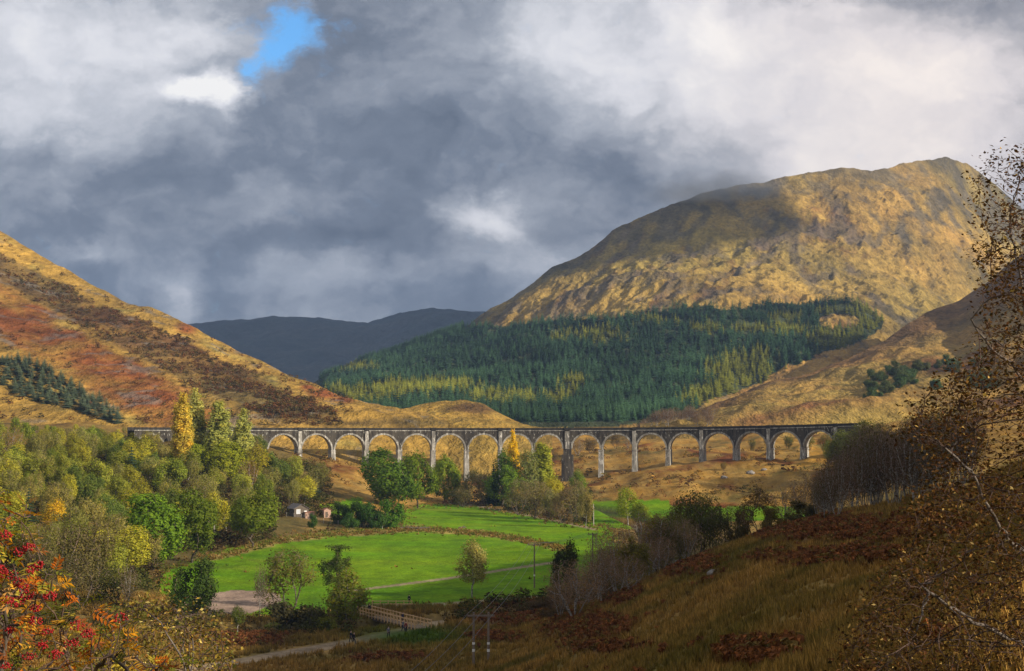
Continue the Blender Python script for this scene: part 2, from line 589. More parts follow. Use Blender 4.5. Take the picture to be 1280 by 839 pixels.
# ------------------------------------------------------------------ ground (valley floor and the slopes round it)
KD = np.array([2, 10, 20, 40, 60, 90, 130, 180, 210, 240, 280, 350, 450, 550, 600, 650, 700, 750, 900, 1100, 1500, 4000, 14000], float)
KZ = {  # azimuth (px inside the photo's width) : heights at KD
    -1600: [32.3, 31.5, 31, 29, 27, 24, 20, 18, 18, 19, 22, 27, 34, 42, 46, 50, 54, 58, 66, 74, 70, 40, 30],
    -500: [32.3, 31, 29, 24, 19, 13, 8, 5, 4, 4.5, 7, 14, 25, 33, 36, 39, 42, 46, 56, 66, 60, 40, 30],
    0:    [32.3, 30.6, 28, 22.5, 17, 11, 6, 3.5, 2.5, 1.6, 3, 9, 19, 27, 30, 32, 34, 36, 44, 54, 50, 40, 30],
    200:  [32.3, 30.4, 28, 22.5, 17, 11, 6, 2.8, 1.8, 0.6, 0.2, 1.5, 8, 17, 22, 26, 29, 32, 40, 50, 50, 40, 30],
    300:  [32.3, 30.4, 28, 22.5, 17, 11, 6, 2.6, 2.0, 0.5, 0, 0.4, 4, 12, 17, 22, 26, 29, 36, 46, 46, 40, 30],
    400:  [32.3, 30.4, 28, 22.5, 17, 11, 6, 2.8, 2.2, 0.8, 0, 0, 0.4, 5, 9, 14, 18, 22, 30, 40, 40, 40, 30],
    520:  [32.3, 30.4, 28.2, 23, 18, 12.5, 7.2, 3.8, 3.0, 1.6, 0.2, 0, 0, 0.4, 1, 2.5, 6, 11, 26, 36, 38, 40, 30],
    640:  [32.3, 30.5, 28.6, 24, 19, 14.5, 10.3, 7.2, 4.4, 2.2, 0.6, 0, 0, 0, 0, 0.4, 2, 5.5, 18, 30, 36, 40, 30],
    740:  [32.3, 30.6, 28.8, 24.8, 21.4, 17.8, 14.3, 10.6, 6.5, 3.2, 1, 0.1, 0, 0, 0.6, 2.6, 6.5, 12, 22, 32, 36, 40, 30],
    800:  [32.3, 30.7, 29.0, 25.2, 22.3, 19.3, 16.6, 14.2, 10.5, 6.5, 2.8, 0.4, 0, 0, 2, 6.5, 12, 16, 24, 32, 36, 40, 30],
    860:  [32.3, 30.8, 29.1, 25.7, 23.1, 20.6, 18.6, 17.4, 14.5, 9.5, 4.5, 0.8, 0.2, 0.2, 3.5, 10, 15.5, 19, 26, 34, 38, 40, 30],
    1000: [32.3, 31.0, 29.6, 27.0, 25.3, 23.9, 22.5, 21.6, 19.5, 15.5, 9.5, 3.5, 1.2, 1.2, 6, 14, 19.5, 23, 30, 38, 42, 44, 30],
    1150: [32.3, 31.4, 30.4, 28.4, 27.0, 26.0, 25.0, 23.8, 22.6, 20.5, 17, 12, 10, 14, 19, 24, 27, 30, 38, 46, 50, 44, 30],
    1300: [32.3, 31.8, 31.2, 30.4, 30.0, 29.8, 29.6, 29.2, 28.5, 27.5, 26, 22, 20, 24, 28, 32, 35, 38, 46, 56, 60, 50, 30],
    1700: [32.3, 32.2, 32.4, 34, 36, 39, 43, 47, 49, 50, 52, 54, 52, 50, 50, 50, 52, 54, 60, 70, 70, 50, 30],
}
KAZ = sorted(KZ)
az_k = [math.degrees(math.atan((p - CX) / F)) for p in KAZ]
tab = [KZ[p] for p in KAZ]
az_k += [43, 62, 88, 105, 121, 150, 180]
tab += [  # the first rows are an unseen hill, shaped to shade the near slope
    [32.3, 32.5, 33, 36, 41, 48, 58, 72, 80, 87, 94, 102, 92, 78, 70, 66, 62, 60, 60, 60, 60, 50, 30],
    [32.3, 32.6, 33.5, 38, 45, 55, 70, 93, 106, 115, 122, 126, 118, 104, 90, 84, 80, 76, 70, 66, 60, 50, 30],
    [32.3, 32.7, 34, 39, 47, 60, 78, 97, 107, 115, 120, 122, 116, 105, 98, 92, 86, 80, 72, 66, 60, 50, 30],
    [32.3, 32.7, 34, 39, 46, 60, 82, 108, 121, 130, 134, 134, 122, 106, 92, 86, 82, 78, 70, 66, 60, 50, 30],
    [32.3, 32.6, 33.5, 37, 42, 50, 61, 74, 80, 84, 88, 90, 86, 80, 76, 72, 70, 68, 64, 60, 56, 50, 30],
    [32.3, 32.2, 32, 32, 33, 35, 38, 42, 44, 46, 48, 50, 52, 54, 54, 54, 54, 54, 54, 54, 54, 44, 30],
    [32.3, 32, 31, 30, 29, 28, 28, 28, 28, 29, 30, 32, 36, 40, 42, 44, 46, 48, 50, 50, 50, 44, 30]]
az_k = [-180] + az_k
tab = [tab[-1]] + tab
az_k, tab = np.array(az_k, float), np.array(tab, float)
# dense lookup table, smoothed
TA = np.linspace(-180, 180, 1441)
TL = np.linspace(math.log(2), math.log(14000), 420)
_t1 = np.array([np.interp(TL, np.log(KD), row) for row in tab])
TZ = np.array([np.interp(TA, az_k, _t1[:, j]) for j in range(len(TL))]).T


def _blur(a, n, axis):
    k = np.ones(2 * n + 1) / (2 * n + 1)
    pad = [(0, 0), (0, 0)]
    pad[axis] = (n, n)
    return np.apply_along_axis(lambda q: np.convolve(q, k, 'valid'), axis, np.pad(a, pad, 'edge'))


for _ in range(2):
    TZ = _blur(_blur(TZ, 5, 0), 3, 1)

RIVER = [(-150, 262), (-95, 246), (-60, 236), (-35, 232), (-19, 236), (-4, 246), (14, 262), (34, 292), (40, 330), (42, 400), (46, 480), (40, 560), (12, 612), (-8, 660), (-6, 740)]


def zg0(x, y):
    r = np.hypot(x, y)
    az = np.degrees(np.arctan2(x, y))
    de = np.clip(r * np.maximum(np.cos(np.radians(az)), math.cos(R(25))), 2.0, 13999)
    fa = np.clip((az + 180) / 0.25, 0, 1439.999)
    fl = np.clip((np.log(de) - TL[0]) / (TL[1] - TL[0]), 0, 418.999)
    ia, il = fa.astype(int), fl.astype(int)
    fa, fl = fa - ia, fl - il
    return (TZ[ia, il] * (1 - fa) * (1 - fl) + TZ[ia + 1, il] * fa * (1 - fl) + TZ[ia, il + 1] * (1 - fa) * fl + TZ[ia + 1, il + 1] * fa * fl)


def zg(x, y):
    x, y = np.asarray(x, float), np.asarray(y, float)
    z = zg0(x, y)
    r = np.hypot(x, y)
    flat = 1 - sstep(1.0, 4.0, z)
    rough = (1 - 0.93 * flat) * sstep(4, 30, r)
    far = sstep(420, 620, r)
    z = z + rough * (0.5 * fbm(x, y, 9, 3, 3) + 1.1 * fbm(x, y, 34, 3, 5) * sstep(30, 90, r))
    z = z + rough * far * (3.2 * ridged(x, y * 0.7, 70, 5, 8) + 1.5 * fbm(x, y, 20, 4, 12))
    d = dist_line(x, y, RIVER)
    z = z - 2.3 * (1 - sstep(3.0, 7.5, d)) * (1 - sstep(3, 12, z0 if False else zg0(x, y)))
    return z


def zgf(x, y):
    return float(zg(np.array([x]), np.array([y]))[0])


def gpt(px, Y):
    """Ground point seen in pixel column px at depth Y."""
    x = (px - CX) / F * Y
    for _ in range(3):
        z = zgf(x, Y)
        x = (px - CX) / F * (Y * cT + (z - CZ) * sT)
    return Vector((x, Y, z))


def hit(px, py, Y0=25.0, Y1=1100.0):
    """First ground point met by the view ray through a photo pixel."""
    Y = np.concatenate([np.arange(Y0, 300, 0.5), np.arange(max(300, Y0), Y1, 1.0)])
    x, y, z = unproj(np.full(len(Y), float(px)), np.full(len(Y), float(py)), Y)
    below = np.nonzero(z <= zg(x, y))[0]
    i = below[0] if len(below) else len(Y) - 1
    return Vector((x[i], y[i], zgf(x[i], y[i])))


# cover polygons, photo pixels of the ground they lie on
FIELD = [(200, 716), (240, 702), (268, 690), (310, 681), (350, 672), (420, 664), (500, 657), (500, 640), (520, 632), (548, 630), (600, 633), (640, 640), (700, 652), (765, 662),
         (775, 690), (720, 740), (690, 748), (640, 753), (560, 758), (480, 760), (430, 768), (350, 772), (270, 772), (200, 745)]
FIELD2 = [(716, 628), (760, 626), (835, 625), (845, 650), (800, 662), (720, 660)]
FIELD3 = [(835, 632), (900, 634), (1003, 633), (1015, 648), (840, 655)]
LAWN = [(398, 632), (452, 620), (456, 640), (410, 645)]
STRIP = [(255, 700), (300, 690), (345, 677), (420, 667), (480, 665), (520, 661), (565, 664), (620, 669), (665, 677), (705, 686)]
TRACK = [(430, 740), (500, 731), (560, 723), (640, 711), (700, 702)]
PATH2 = [(454, 758), (490, 757), (514, 756.5), (554, 755), (618, 750), (700, 743)]
PATH = [(548, 777), (535, 781), (500, 790), (440, 803), (380, 813), (300, 827), (240, 837), (150, 855)]
PATH3 = [(745, 662), (700, 652), (640, 640), (600, 633), (560, 628)]
GRAVEL = [(215, 748), (262, 742), (300, 737), (348, 741), (352, 752), (330, 760), (300, 772), (220, 776)]
BRACK = [  # rusty bracken on the near slope: px, py, rx, ry
    (735, 785, 70, 22), (850, 700, 60, 26), (1010, 662, 170, 20), (1040, 700, 110, 13), (940, 822, 60, 18),
    (640, 772, 60, 14), (690, 752, 60, 16), (770, 745, 40, 16), (300, 800, 90, 10), (620, 798, 40, 8), (480, 822, 60, 7), (1150, 655, 60, 14), (760, 812, 60, 10)]

GRN = np.array((0.100, 0.225, 0.004))
GOLD = np.array((0.33, 0.175, 0.030))
STRAW = np.array((0.36, 0.255, 0.09))
OLIVE = np.array((0.125, 0.105, 0.028))
RUST = np.array((0.19, 0.062, 0.018))
HEATH = np.array((0.085, 0.050, 0.026))
DIRT = np.array((0.33, 0.245, 0.165))
ROCK = np.array((0.16, 0.145, 0.125))


def lerp(a, b, t):
    return a + (b - a) * t[..., None]


def bracken_mask(px, py, x, y):
    m = np.zeros(np.shape(px))
    for bx, by, rx, ry in BRACK:
        q = ((px - bx) / rx) ** 2 + ((py - by) / ry) ** 2
        m = np.maximum(m, np.exp(-q * 1.1))
    return np.clip(m * 1.5 + 0.9 * fbm(x, y, 11, 4, 31) - 0.25, 0, 1)


def ground_cover(x, y, z):
    px, py = proj(x, y, z)
    r = np.hypot(x, y)
    inview = (y > 10)
    n1, n2, n3 = fbm(x, y, 60, 4, 21), fbm(x, y, 14, 4, 22), fbm(x, y, 4, 3, 23)
    c = np.zeros(x.shape + (3,)) + OLIVE
    # moor grass of the near slope
    near = 1 - sstep(300, 380, y)
    c = lerp(c, np.array((0.30, 0.185, 0.058)) + 0 * c, np.clip(0.60 + 1.3 * n2 + 0.7 * n1, 0, 1))
    c = lerp(c, np.array((0.075, 0.085, 0.018)) + 0 * c, near * np.clip(1.5 * fbm(x, y, 25, 3, 27) - 0.25, 0, 0.7))
    br = bracken_mask(px, py, x, y)
    c = lerp(c, np.array((0.12, 0.058, 0.026)) + 0 * c, near * inview * sstep(0.1, 0.8, br) * 0.8)
    # golden slope round the viaduct
    mid = sstep(470, 560, y)
    gc = lerp(GOLD + 0 * c, STRAW + 0 * c, np.clip(0.5 + 1.6 * n2, 0, 1) * 0.5)
    gc = lerp(gc, RUST * 0.9 + 0 * c, sstep(0.05, 0.35, fbm(x, y * 0.6, 30, 5, 33, 0.6)))
    gc = lerp(gc, OLIVE * 0.9 + 0 * c, sstep(0.08, 0.4, fbm(x, y * 0.6, 26, 5, 35, 0.6)) * 0.85)
    gc = gc * (1 + 0.5 * fbm(x, y * 0.5, 9, 4, 36, 0.6)[..., None])
    c = lerp(c, gc, mid)
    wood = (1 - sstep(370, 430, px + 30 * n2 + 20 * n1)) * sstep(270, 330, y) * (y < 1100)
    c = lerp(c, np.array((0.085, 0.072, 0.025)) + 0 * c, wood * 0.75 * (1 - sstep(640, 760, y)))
    jx, jy = px + 3.5 * n2 * 2, py + 1.2 * n3 + 1.6 * n2
    fm = (in_poly(jx, jy, FIELD) & (y > 215) & (y < 640)) | (in_poly(jx, jy, FIELD2) & (y > 430) & (y < 700)) | (in_poly(jx, jy, FIELD3) & (y > 430) & (y < 700)) | (in_poly(jx, jy, LAWN) & (y > 450) & (y < 700))
    fc = lerp(GRN + 0 * c, np.array((0.165, 0.255, 0.006)) + 0 * c, np.clip(0.4 + 1.2 * fbm(x * 0.35, y, 22, 4, 41), 0, 1))
    fc = lerp(fc, np.array((0.20, 0.20, 0.03)) + 0 * c, np.clip(1.6 * fbm(x * 0.3, y, 30, 4, 42) - 0.35, 0, 0.7))
    fc = lerp(fc, np.array((0.055, 0.135, 0.010)) + 0 * c, np.clip(2.0 * fbm(x * 0.5, y * 0.8, 12, 5, 43, 0.6) - 0.15, 0, 0.55))
    fc = lerp(fc, np.array((0.17, 0.13, 0.045)) + 0 * c, np.clip(2.2 * fbm(x * 0.4, y, 17, 5, 44, 0.62) - 0.72, 0, 0.7))
    rut = np.abs(np.sin((x * 0.25 + y + 6 * fbm(x, y, 60, 2, 45)) * 0.42))
    fc = fc * (1 - 0.13 * np.exp(-(rut / 0.12) ** 2))[..., None]
    c = np.where(fm[..., None], fc, c)
    okf = (y > 200) & (y < 660)
    ds = dist_line(px, py, STRIP, 1.0, 1.7)
    c = lerp(c, lerp(STRAW + 0 * c, np.array((0.22, 0.11, 0.035)) + 0 * c, sstep(-0.1, 0.35, n2)), okf * (1 - sstep(2.5, 7.5, ds + 7 * n2 + 3 * n3)) * 0.9)
    for ln, w, lo, hi in ((TRACK, 2.6, 240, 420), (PATH2, 3.2, 200, 330), (PATH, 8.0, 120, 245), (PATH3, 2.6, 400, 640)):
        d = dist_line(px, py, ln, 1.0, 1.9)
        c = lerp(c, DIRT * (0.9 + 0.25 * n3[..., None]) + 0 * c, ((y > lo) & (y < hi)) * (1 - sstep(w * 0.75, w * 1.15, d + 1.2 * n3)) * 0.92)
    gv = in_poly(px + 6 * n2, py + 2 * n3, GRAVEL) & (y > 225) & (y < 330)
    c = np.where(gv[..., None], np.array((0.30, 0.215, 0.165)) * (1 + 0.3 * n3[..., None]), c)
    # the green verge by the bridge
    vg = np.exp(-(((px - 520) / 60) ** 2 + ((py - 797) / 11) ** 2))
    c = lerp(c, np.array((0.055, 0.115, 0.012)) + 0 * c, (y < 260) * inview * np.clip(vg * 1.3, 0, 0.9))
    dr = dist_line(x, y, RIVER)
    c = lerp(c, np.array((0.10, 0.075, 0.04)) + 0 * c, (1 - sstep(4, 8, dr)) * (z < 4) * 0.8)
    return c * (1 + 0.15 * n3[..., None])


azs = np.concatenate([np.arange(-180, -23, 3.0), np.degrees(np.arctan(np.linspace(-735, 735, 640) / F)), np.arange(25, 181, 3.0)])
rows = np.concatenate([np.geomspace(1.0, 30, 26), np.geomspace(31.5, 180, 130), 1 / np.linspace(1 / 181.5, 1 / 640, 240), np.linspace(645, 1150, 120), [1250, 1400, 1800, 2600, 4000, 7000, 13500]])
A, RR = np.meshgrid(np.radians(azs), rows)
Xg, Yg = RR * np.sin(A), RR * np.cos(A)
Zg = zg(Xg, Yg)
nr, nc = Xg.shape
V = np.stack([Xg, Yg, Zg], -1).reshape(-1, 3)
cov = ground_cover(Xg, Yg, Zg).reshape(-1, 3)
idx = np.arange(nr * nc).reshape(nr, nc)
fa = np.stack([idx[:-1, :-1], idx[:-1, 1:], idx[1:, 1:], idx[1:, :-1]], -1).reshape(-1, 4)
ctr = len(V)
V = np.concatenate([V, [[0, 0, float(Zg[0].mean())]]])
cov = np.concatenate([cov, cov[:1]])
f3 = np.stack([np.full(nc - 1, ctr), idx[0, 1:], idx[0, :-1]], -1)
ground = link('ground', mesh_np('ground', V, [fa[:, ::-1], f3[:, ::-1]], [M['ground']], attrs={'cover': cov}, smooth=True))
tag(ground, kind='structure')

# river
rp = np.array(RIVER, float)
t = np.linspace(0, len(rp) - 1, 160)
rx, ry = np.interp(t, np.arange(len(rp)), rp[:, 0]), np.interp(t, np.arange(len(rp)), rp[:, 1])
tx, ty = np.gradient(rx), np.gradient(ry)
ln = np.hypot(tx, ty)
nx, ny = -ty / ln, tx / ln
rv = np.concatenate([np.stack([rx + nx * 5.5, ry + ny * 5.5, 0 * rx - 1.15], -1), np.stack([rx - nx * 5.5, ry - ny * 5.5, 0 * rx - 1.15], -1)])
i = np.arange(159)
tag(link('river', mesh_np('river', rv, np.stack([i, i + 1, i + 161, i + 160], -1)[:, ::-1], [M['water']])), kind='structure')

# ------------------------------------------------------------------ hills and mountains


class Layer:
    """A hill: for each azimuth a profile from its foot to its ridge, broken by noise."""
    def __init__(s, knots, p, amp, seed, ncol, nrow, colour, name, back=(400, 0.35), mat='hill', rfade=0.25, skirt=(60, 80)):
        k = np.array(knots, float)
        if name == 'mountain':
            k[:, 4] = k[:, 2] + (k[:, 4] - k[:, 2]) * 0.86
        # px, foot y, foot Y, ridge y, ridge Y
        s.k, s.p, s.amp, s.seed, s.rfade, s.skirt = k, p, amp, seed, rfade, skirt
        s.x0, s.x1 = k[0, 0], k[-1, 0]
        px = np.linspace(s.x0, s.x1, ncol)
        sv = np.concatenate([np.linspace(-1, -0.03, 26), np.linspace(0, 1, nrow), 1 + np.linspace(0.02, 1, 12)])
        PX, S = np.meshgrid(px, sv)
        X, Y, Z = s.pos(PX, np.minimum(S, 1))
        bk = np.maximum(S - 1, 0)
        top = s.pos(PX, np.ones_like(PX))[2]
        rr = np.hypot(X, Y)
        X, Y = X * (1 + bk * back[0] / rr), Y * (1 + bk * back[0] / rr)
        Z = np.where(S > 1, top - bk ** 1.3 * back[1] * np.maximum(top + 20, 30), Z)
        V = np.stack([X, Y, Z], -1)
        cx, cy = proj(X, Y, Z)
        c = colour(X, Y, Z, cx, cy, np.minimum(S, 1))
        n, m = PX.shape
        idx = np.arange(n * m).reshape(n, m)
        f = np.stack([idx[:-1, :-1], idx[:-1, 1:], idx[1:, 1:], idx[1:, :-1]], -1).reshape(-1, 4)
        o = link(name, mesh_np(name, V.reshape(-1, 3), f, [M[mat]], attrs={'cover': c.reshape(-1, 3)}, smooth=True))
        tag(o, kind='structure')
        s.obj = o

    def pos(s, PX, S):
        k = s.k
        fy, fY, ry_, rY = [np.interp(PX, k[:, 0], k[:, j]) for j in (1, 2, 3, 4)]
        q, S = np.maximum(-S, 0), np.maximum(S, 0)      # below the foot the slope runs on down under the valley floor
        py = fy + (ry_ - fy) * S + q * s.skirt[0]
        Y = fY + (rY - fY) * S ** s.p - q * s.skirt[1]
        x, y, z = unproj(PX, py, Y)
        fade = (0.12 * (1 - q) + 0.88 * sstep(0.0, 0.18, S)) * (s.rfade + (1 - s.rfade) * (1 - sstep(0.82, 1.0, S)))
        a1, l1, a2, l2, a3, l3 = s.amp
        h = a1 * fbm(x, y, l1, 4, s.seed) + a2 * ridged(x - 0.25 * y, 0.42 * y, l2, 5, s.seed + 9) + a3 * ridged(x - 0.2 * y, 0.7 * y, l3, 5, s.seed + 19)
        return x, y, z + h * fade + (0.5 * a3 * fbm(x, y, 45, 4, s.seed + 29) - 0.25 * a2) * sstep(0.5, 1.0, S)

    def at(s, px, sv):
        x, y, z = s.pos(np.array([float(px)]), np.array([float(sv)]))
        return Vector((x[0], y[0], z[0]))

    def s_of(s, px, py):
        k = s.k
        fy, ry_ = np.interp(px, k[:, 0], k[:, 1]), np.interp(px, k[:, 0], k[:, 3])
        return (py - fy) / (ry_ - fy)


def slope_of(X, Y, Z):
    gz = np.gradient(Z)
    d0 = np.hypot(np.gradient(X)[0], np.gradient(Y)[0]) + 1e-3
    return np.abs(gz[0]) / d0


FOREST = [(390, 474), (436, 452), (516, 425), (600, 407), (640, 408), (690, 402), (740, 400), (790, 396), (840, 388), (885, 382), (900, 388), (940, 384), (985, 378), (1010, 382), (1040, 376), (1070, 378), (1095, 390), (1106, 402),
          (1090, 420), (1062, 432), (1030, 440), (1005, 452), (970, 462), (952, 478), (925, 488), (880, 502), (862, 516), (820, 528), (760, 534), (640, 536), (560, 536), (470, 524), (430, 500), (400, 486)]


def col_mountain(X, Y, Z, px, py, S):
    q1, q2 = X - 0.25 * Y, 0.40 * Y
    n1, n2, n3 = fbm(X, Y, 420, 4, 51), fbm(q1, q2, 80, 5, 52, 0.62), fbm(q1, q2, 20, 4, 53, 0.62)
    c = lerp(np.array((0.33, 0.20, 0.055)) + 0 * X[..., None], np.array((0.26, 0.19, 0.05)) + 0 * X[..., None], np.clip(0.5 + 1.5 * n1, 0, 1))
    c = lerp(c, np.array((0.125, 0.060, 0.024)) + 0 * c, np.clip(2.2 * n2 + 1.2 * n3 - 0.05, 0, 0.85))
    c = lerp(c, np.array((0.15, 0.125, 0.04)) + 0 * c, sstep(1040, 1140, px) * 0.6 * np.clip(0.6 + n2 * 2, 0, 1))
    c = lerp(c, RUST * 0.8 + 0 * c, sstep(0.30, 0.05, S) * 0.6 * np.clip(0.0 + 2.2 * fbm(X, Y, 130, 4, 58), 0, 0.85))
    rk = sstep(0.30, 0.52, ridged(q1, q2, 60, 5, 61) * 0.55 + 0.5 * n2 + 0.25 * (S - 0.4))
    c = lerp(c, ROCK * 0.5 * (1 + 0.5 * n3[..., None]), rk * 0.65)
    c = lerp(c, np.array((0.10, 0.085, 0.05)) + 0 * c, sstep(0.8, 1.0, S) * 0.45)
    fl = in_poly(px + 10 * n3, py + 4 * n3, FOREST) & (((px - 1048) / 26) ** 2 + ((py - 402) / 10) ** 2 > 1)
    c = np.where(fl[..., None], np.array((0.045, 0.055, 0.026)), c)
    return c * (1 + 0.3 * n3[..., None])


MTN = Layer([  # px, foot y, foot Y, ridge y, ridge Y
    (385, 512, 1150, 490, 2100), (412, 512, 1120, 472, 2080), (440, 515, 1100, 460, 2060), (520, 524, 1060, 431, 2050), (575, 527, 1040, 412, 2060), (612, 528, 1030, 388, 2100),
    (640, 529, 1010, 372, 2130), (660, 529, 1000, 358, 2160), (690, 530, 1000, 333, 2200), (735, 530, 990, 312, 2260), (765, 530, 988, 288, 2290), (815, 529, 985, 264, 2350),
    (850, 527, 980, 252, 2380), (900, 524, 990, 237, 2420), (960, 520, 1000, 225, 2480), (1010, 515, 1020, 215, 2540), (1060, 508, 1060, 210, 2600), (1090, 500, 1100, 213, 2660),
    (1120, 492, 1160, 207, 2750), (1150, 482, 1260, 200, 2850), (1185, 470, 1400, 195, 2950), (1215, 460, 1500, 205, 3050), (1240, 455, 1560, 226, 3100), (1280, 450, 1600, 262, 3150),
    (1400, 440, 1700, 300, 3200), (1600, 430, 1700, 320, 3200)], 0.74, (32, 430, 11, 125, 8, 34), 71, 760, 420, col_mountain, 'mountain', (900, 0.5), rfade=0.22)


def col_spur(X, Y, Z, px, py, S):
    n2, n3 = fbm(X, Y, 80, 5, 152, 0.6), fbm(X, Y, 22, 4, 153, 0.6)
    c = lerp(np.array((0.29, 0.175, 0.048)) + 0 * X[..., None], np.array((0.235, 0.165, 0.045)) + 0 * X[..., None], np.clip(0.5 + 2 * n2, 0, 1))
    c = lerp(c, np.array((0.13, 0.055, 0.024)) + 0 * c, np.clip(2.6 * fbm(X, Y, 130, 4, 158) + n3 * 0.6 - 0.1, 0, 0.9))
    c = lerp(c, np.array((0.12, 0.062, 0.03)) + 0 * c, sstep(0.62, 0.95, S) * 0.75)
    return c * (1 + 0.3 * n3[..., None])


SPUR = Layer([
    (800, 532, 900, 528, 950), (850, 534, 870, 521, 1000), (900, 535, 860, 505, 1060), (960, 536, 840, 478, 1130), (1020, 537, 830, 462, 1190), (1060, 538, 820, 447, 1230), (1100, 538, 820, 428, 1270),
    (1135, 538, 820, 405, 1320), (1170, 538, 820, 385, 1380), (1200, 538, 820, 376, 1400), (1230, 538, 820, 356, 1400), (1260, 538, 820, 330, 1400), (1300, 538, 820, 300, 1400), (1400, 538, 820, 270, 1400), (1700, 538, 820, 250, 1400), (2200, 538, 820, 250, 1400)],
    1.1, (12, 190, 8, 90, 2.5, 30), 171, 420, 200, col_spur, 'hillside', (420, 0.55), rfade=0.35)


def col_left(X, Y, Z, px, py, S):
    n1, n2, n3 = fbm(X, Y, 220, 4, 81), fbm(X, Y, 60, 5, 82, 0.6), fbm(X, Y, 16, 4, 83, 0.6)
    j = 13 * n2 + 6 * n3 + 4 * n1
    c = lerp(np.array((0.33, 0.20, 0.042)) + 0 * X[..., None], np.array((0.25, 0.155, 0.04)) + 0 * X[..., None], np.clip(0.5 + 1.8 * n2, 0, 1))
    # rusty bracken fans below the dark band
    low = np.interp(px, [0, 60, 120, 180, 240, 300, 360, 420], [350, 385, 420, 455, 480, 500, 520, 535])
    d = py + j * 1.5 - low
    rustm = sstep(-4, 14, d) * (1 - sstep(58, 95, d)) * (1 - sstep(230, 320, px)) * np.clip(0.75 + 1.6 * n2, 0, 1)
    c = lerp(c, np.array((0.180, 0.056, 0.018)) + 0 * c, rustm * 0.95)
    # dark scrubby band running down the hill
    hi = np.interp(px, [0, 60, 110, 160, 220, 280, 340, 400, 430], [318, 345, 372, 392, 418, 447, 478, 505, 522])
    lo = np.interp(px, [0, 60, 110, 160, 220, 280, 340, 400, 430], [352, 385, 412, 440, 470, 505, 528, 532, 534])
    band = sstep(-3, 5, py + j - hi) * (1 - sstep(-6, 6, py + j - lo))
    c = lerp(c, lerp(np.array((0.085, 0.040, 0.022)) + 0 * c, np.array((0.065, 0.055, 0.025)) + 0 * c, np.clip(0.5 + 2 * n1, 0, 1)), band * np.clip(0.8 + 0.9 * n2, 0, 0.92))
    # two rusty patches on the far end
    for a, b, rx, ry in ((405, 492, 26, 9), (430, 500, 14, 5), (385, 484, 12, 5), (235, 410, 18, 8)):
        c = lerp(c, np.array((0.20, 0.06, 0.022)) + 0 * c, np.clip(1.5 * np.exp(-(((px - a) / rx) ** 2 + ((py + j * 0.4 - b) / ry) ** 2)) + n2 - 0.35, 0, 0.9))
    c = lerp(c, np.array((0.17, 0.165, 0.05)) + 0 * c, np.clip(1.8 * fbm(X, Y, 45, 4, 88) - 0.25, 0, 0.7) * (1 - band))
    rk = sstep(0.42, 0.6, ridged(X, Y, 34, 4, 91) * 0.6 + 0.5 * n2)
    c = lerp(c, ROCK * 0.9 + 0 * c, rk * 0.6)
    return c * (1 + 0.3 * n3[..., None])


LEFT = Layer([
    (-900, 532, 640, 60, 1150), (-400, 532, 660, 150, 1180), (-150, 533, 680, 215, 1180), (0, 534, 700, 291, 1160), (60, 534, 705, 327, 1140), (100, 534, 710, 348, 1120), (160, 534, 715, 378, 1080),
    (190, 534, 720, 386, 1060), (230, 534, 722, 405, 1040), (290, 534, 726, 436, 1005), (350, 535, 732, 464, 970), (420, 535, 740, 493, 930), (470, 536, 750, 514, 900), (500, 537, 760, 523, 880), (560, 540, 770, 534, 850)],
    1.05, (7, 150, 4.5, 70, 1.5, 20), 101, 620, 320, col_left, 'hill', (300, 0.4), rfade=0.5)


def col_knoll(X, Y, Z, px, py, S):
    n2, n3 = fbm(X, Y, 40, 5, 182, 0.6), fbm(X, Y, 12, 4, 183, 0.6)
    c = lerp(np.array((0.34, 0.205, 0.042)) + 0 * X[..., None], np.array((0.26, 0.175, 0.04)) + 0 * X[..., None], np.clip(0.5 + 2 * n2, 0, 1))
    c = lerp(c, np.array((0.115, 0.06, 0.025)) + 0 * c, np.clip(1.4 * np.exp(-(((px - 590) / 32) ** 2 + ((py - 512) / 9) ** 2)) + 1.6 * n2 - 0.3, 0, 0.85))
    return c * (1 + 0.3 * n3[..., None])


KNOLL = Layer([(440, 538, 800, 536, 900), (468, 538, 800, 523, 920), (500, 539, 800, 512, 940), (540, 540, 800, 503, 950), (575, 540, 800, 500, 950), (605, 540, 800, 506, 940), (630, 540, 800, 519, 930), (660, 540, 800, 533, 900), (690, 542, 800, 541, 860)],
              1.0, (1.5, 50, 2.0, 30, 0.7, 10), 121, 220, 90, col_knoll, 'knoll', (160, 0.6), rfade=0.5)


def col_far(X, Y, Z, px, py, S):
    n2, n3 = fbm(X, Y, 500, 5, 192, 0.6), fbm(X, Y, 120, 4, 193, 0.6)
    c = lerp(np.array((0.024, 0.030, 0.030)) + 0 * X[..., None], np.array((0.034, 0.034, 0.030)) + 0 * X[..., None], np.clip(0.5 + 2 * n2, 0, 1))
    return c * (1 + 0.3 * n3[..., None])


FAR = Layer([(60, 500, 3600, 404, 5600), (200, 505, 3600, 403, 5600), (240, 505, 3600, 401, 5600), (275, 505, 3600, 397, 5600), (310, 505, 3600, 396, 5500), (345, 505, 3600, 393, 5500), (400, 505, 3600, 394, 5600), (440, 505, 3600, 399, 5700), (460, 505, 3600, 400, 5700), (500, 505, 3600, 388, 5600),
             (540, 505, 3600, 381, 5500), (580, 505, 3600, 385, 5500), (615, 505, 3600, 387, 5600), (680, 505, 3600, 392, 5600), (800, 505, 3600, 396, 5600)],
            1.0, (60, 900, 55, 500, 12, 120), 131, 260, 140, col_far, 'far_hills', (1200, 0.5), rfade=0.12)

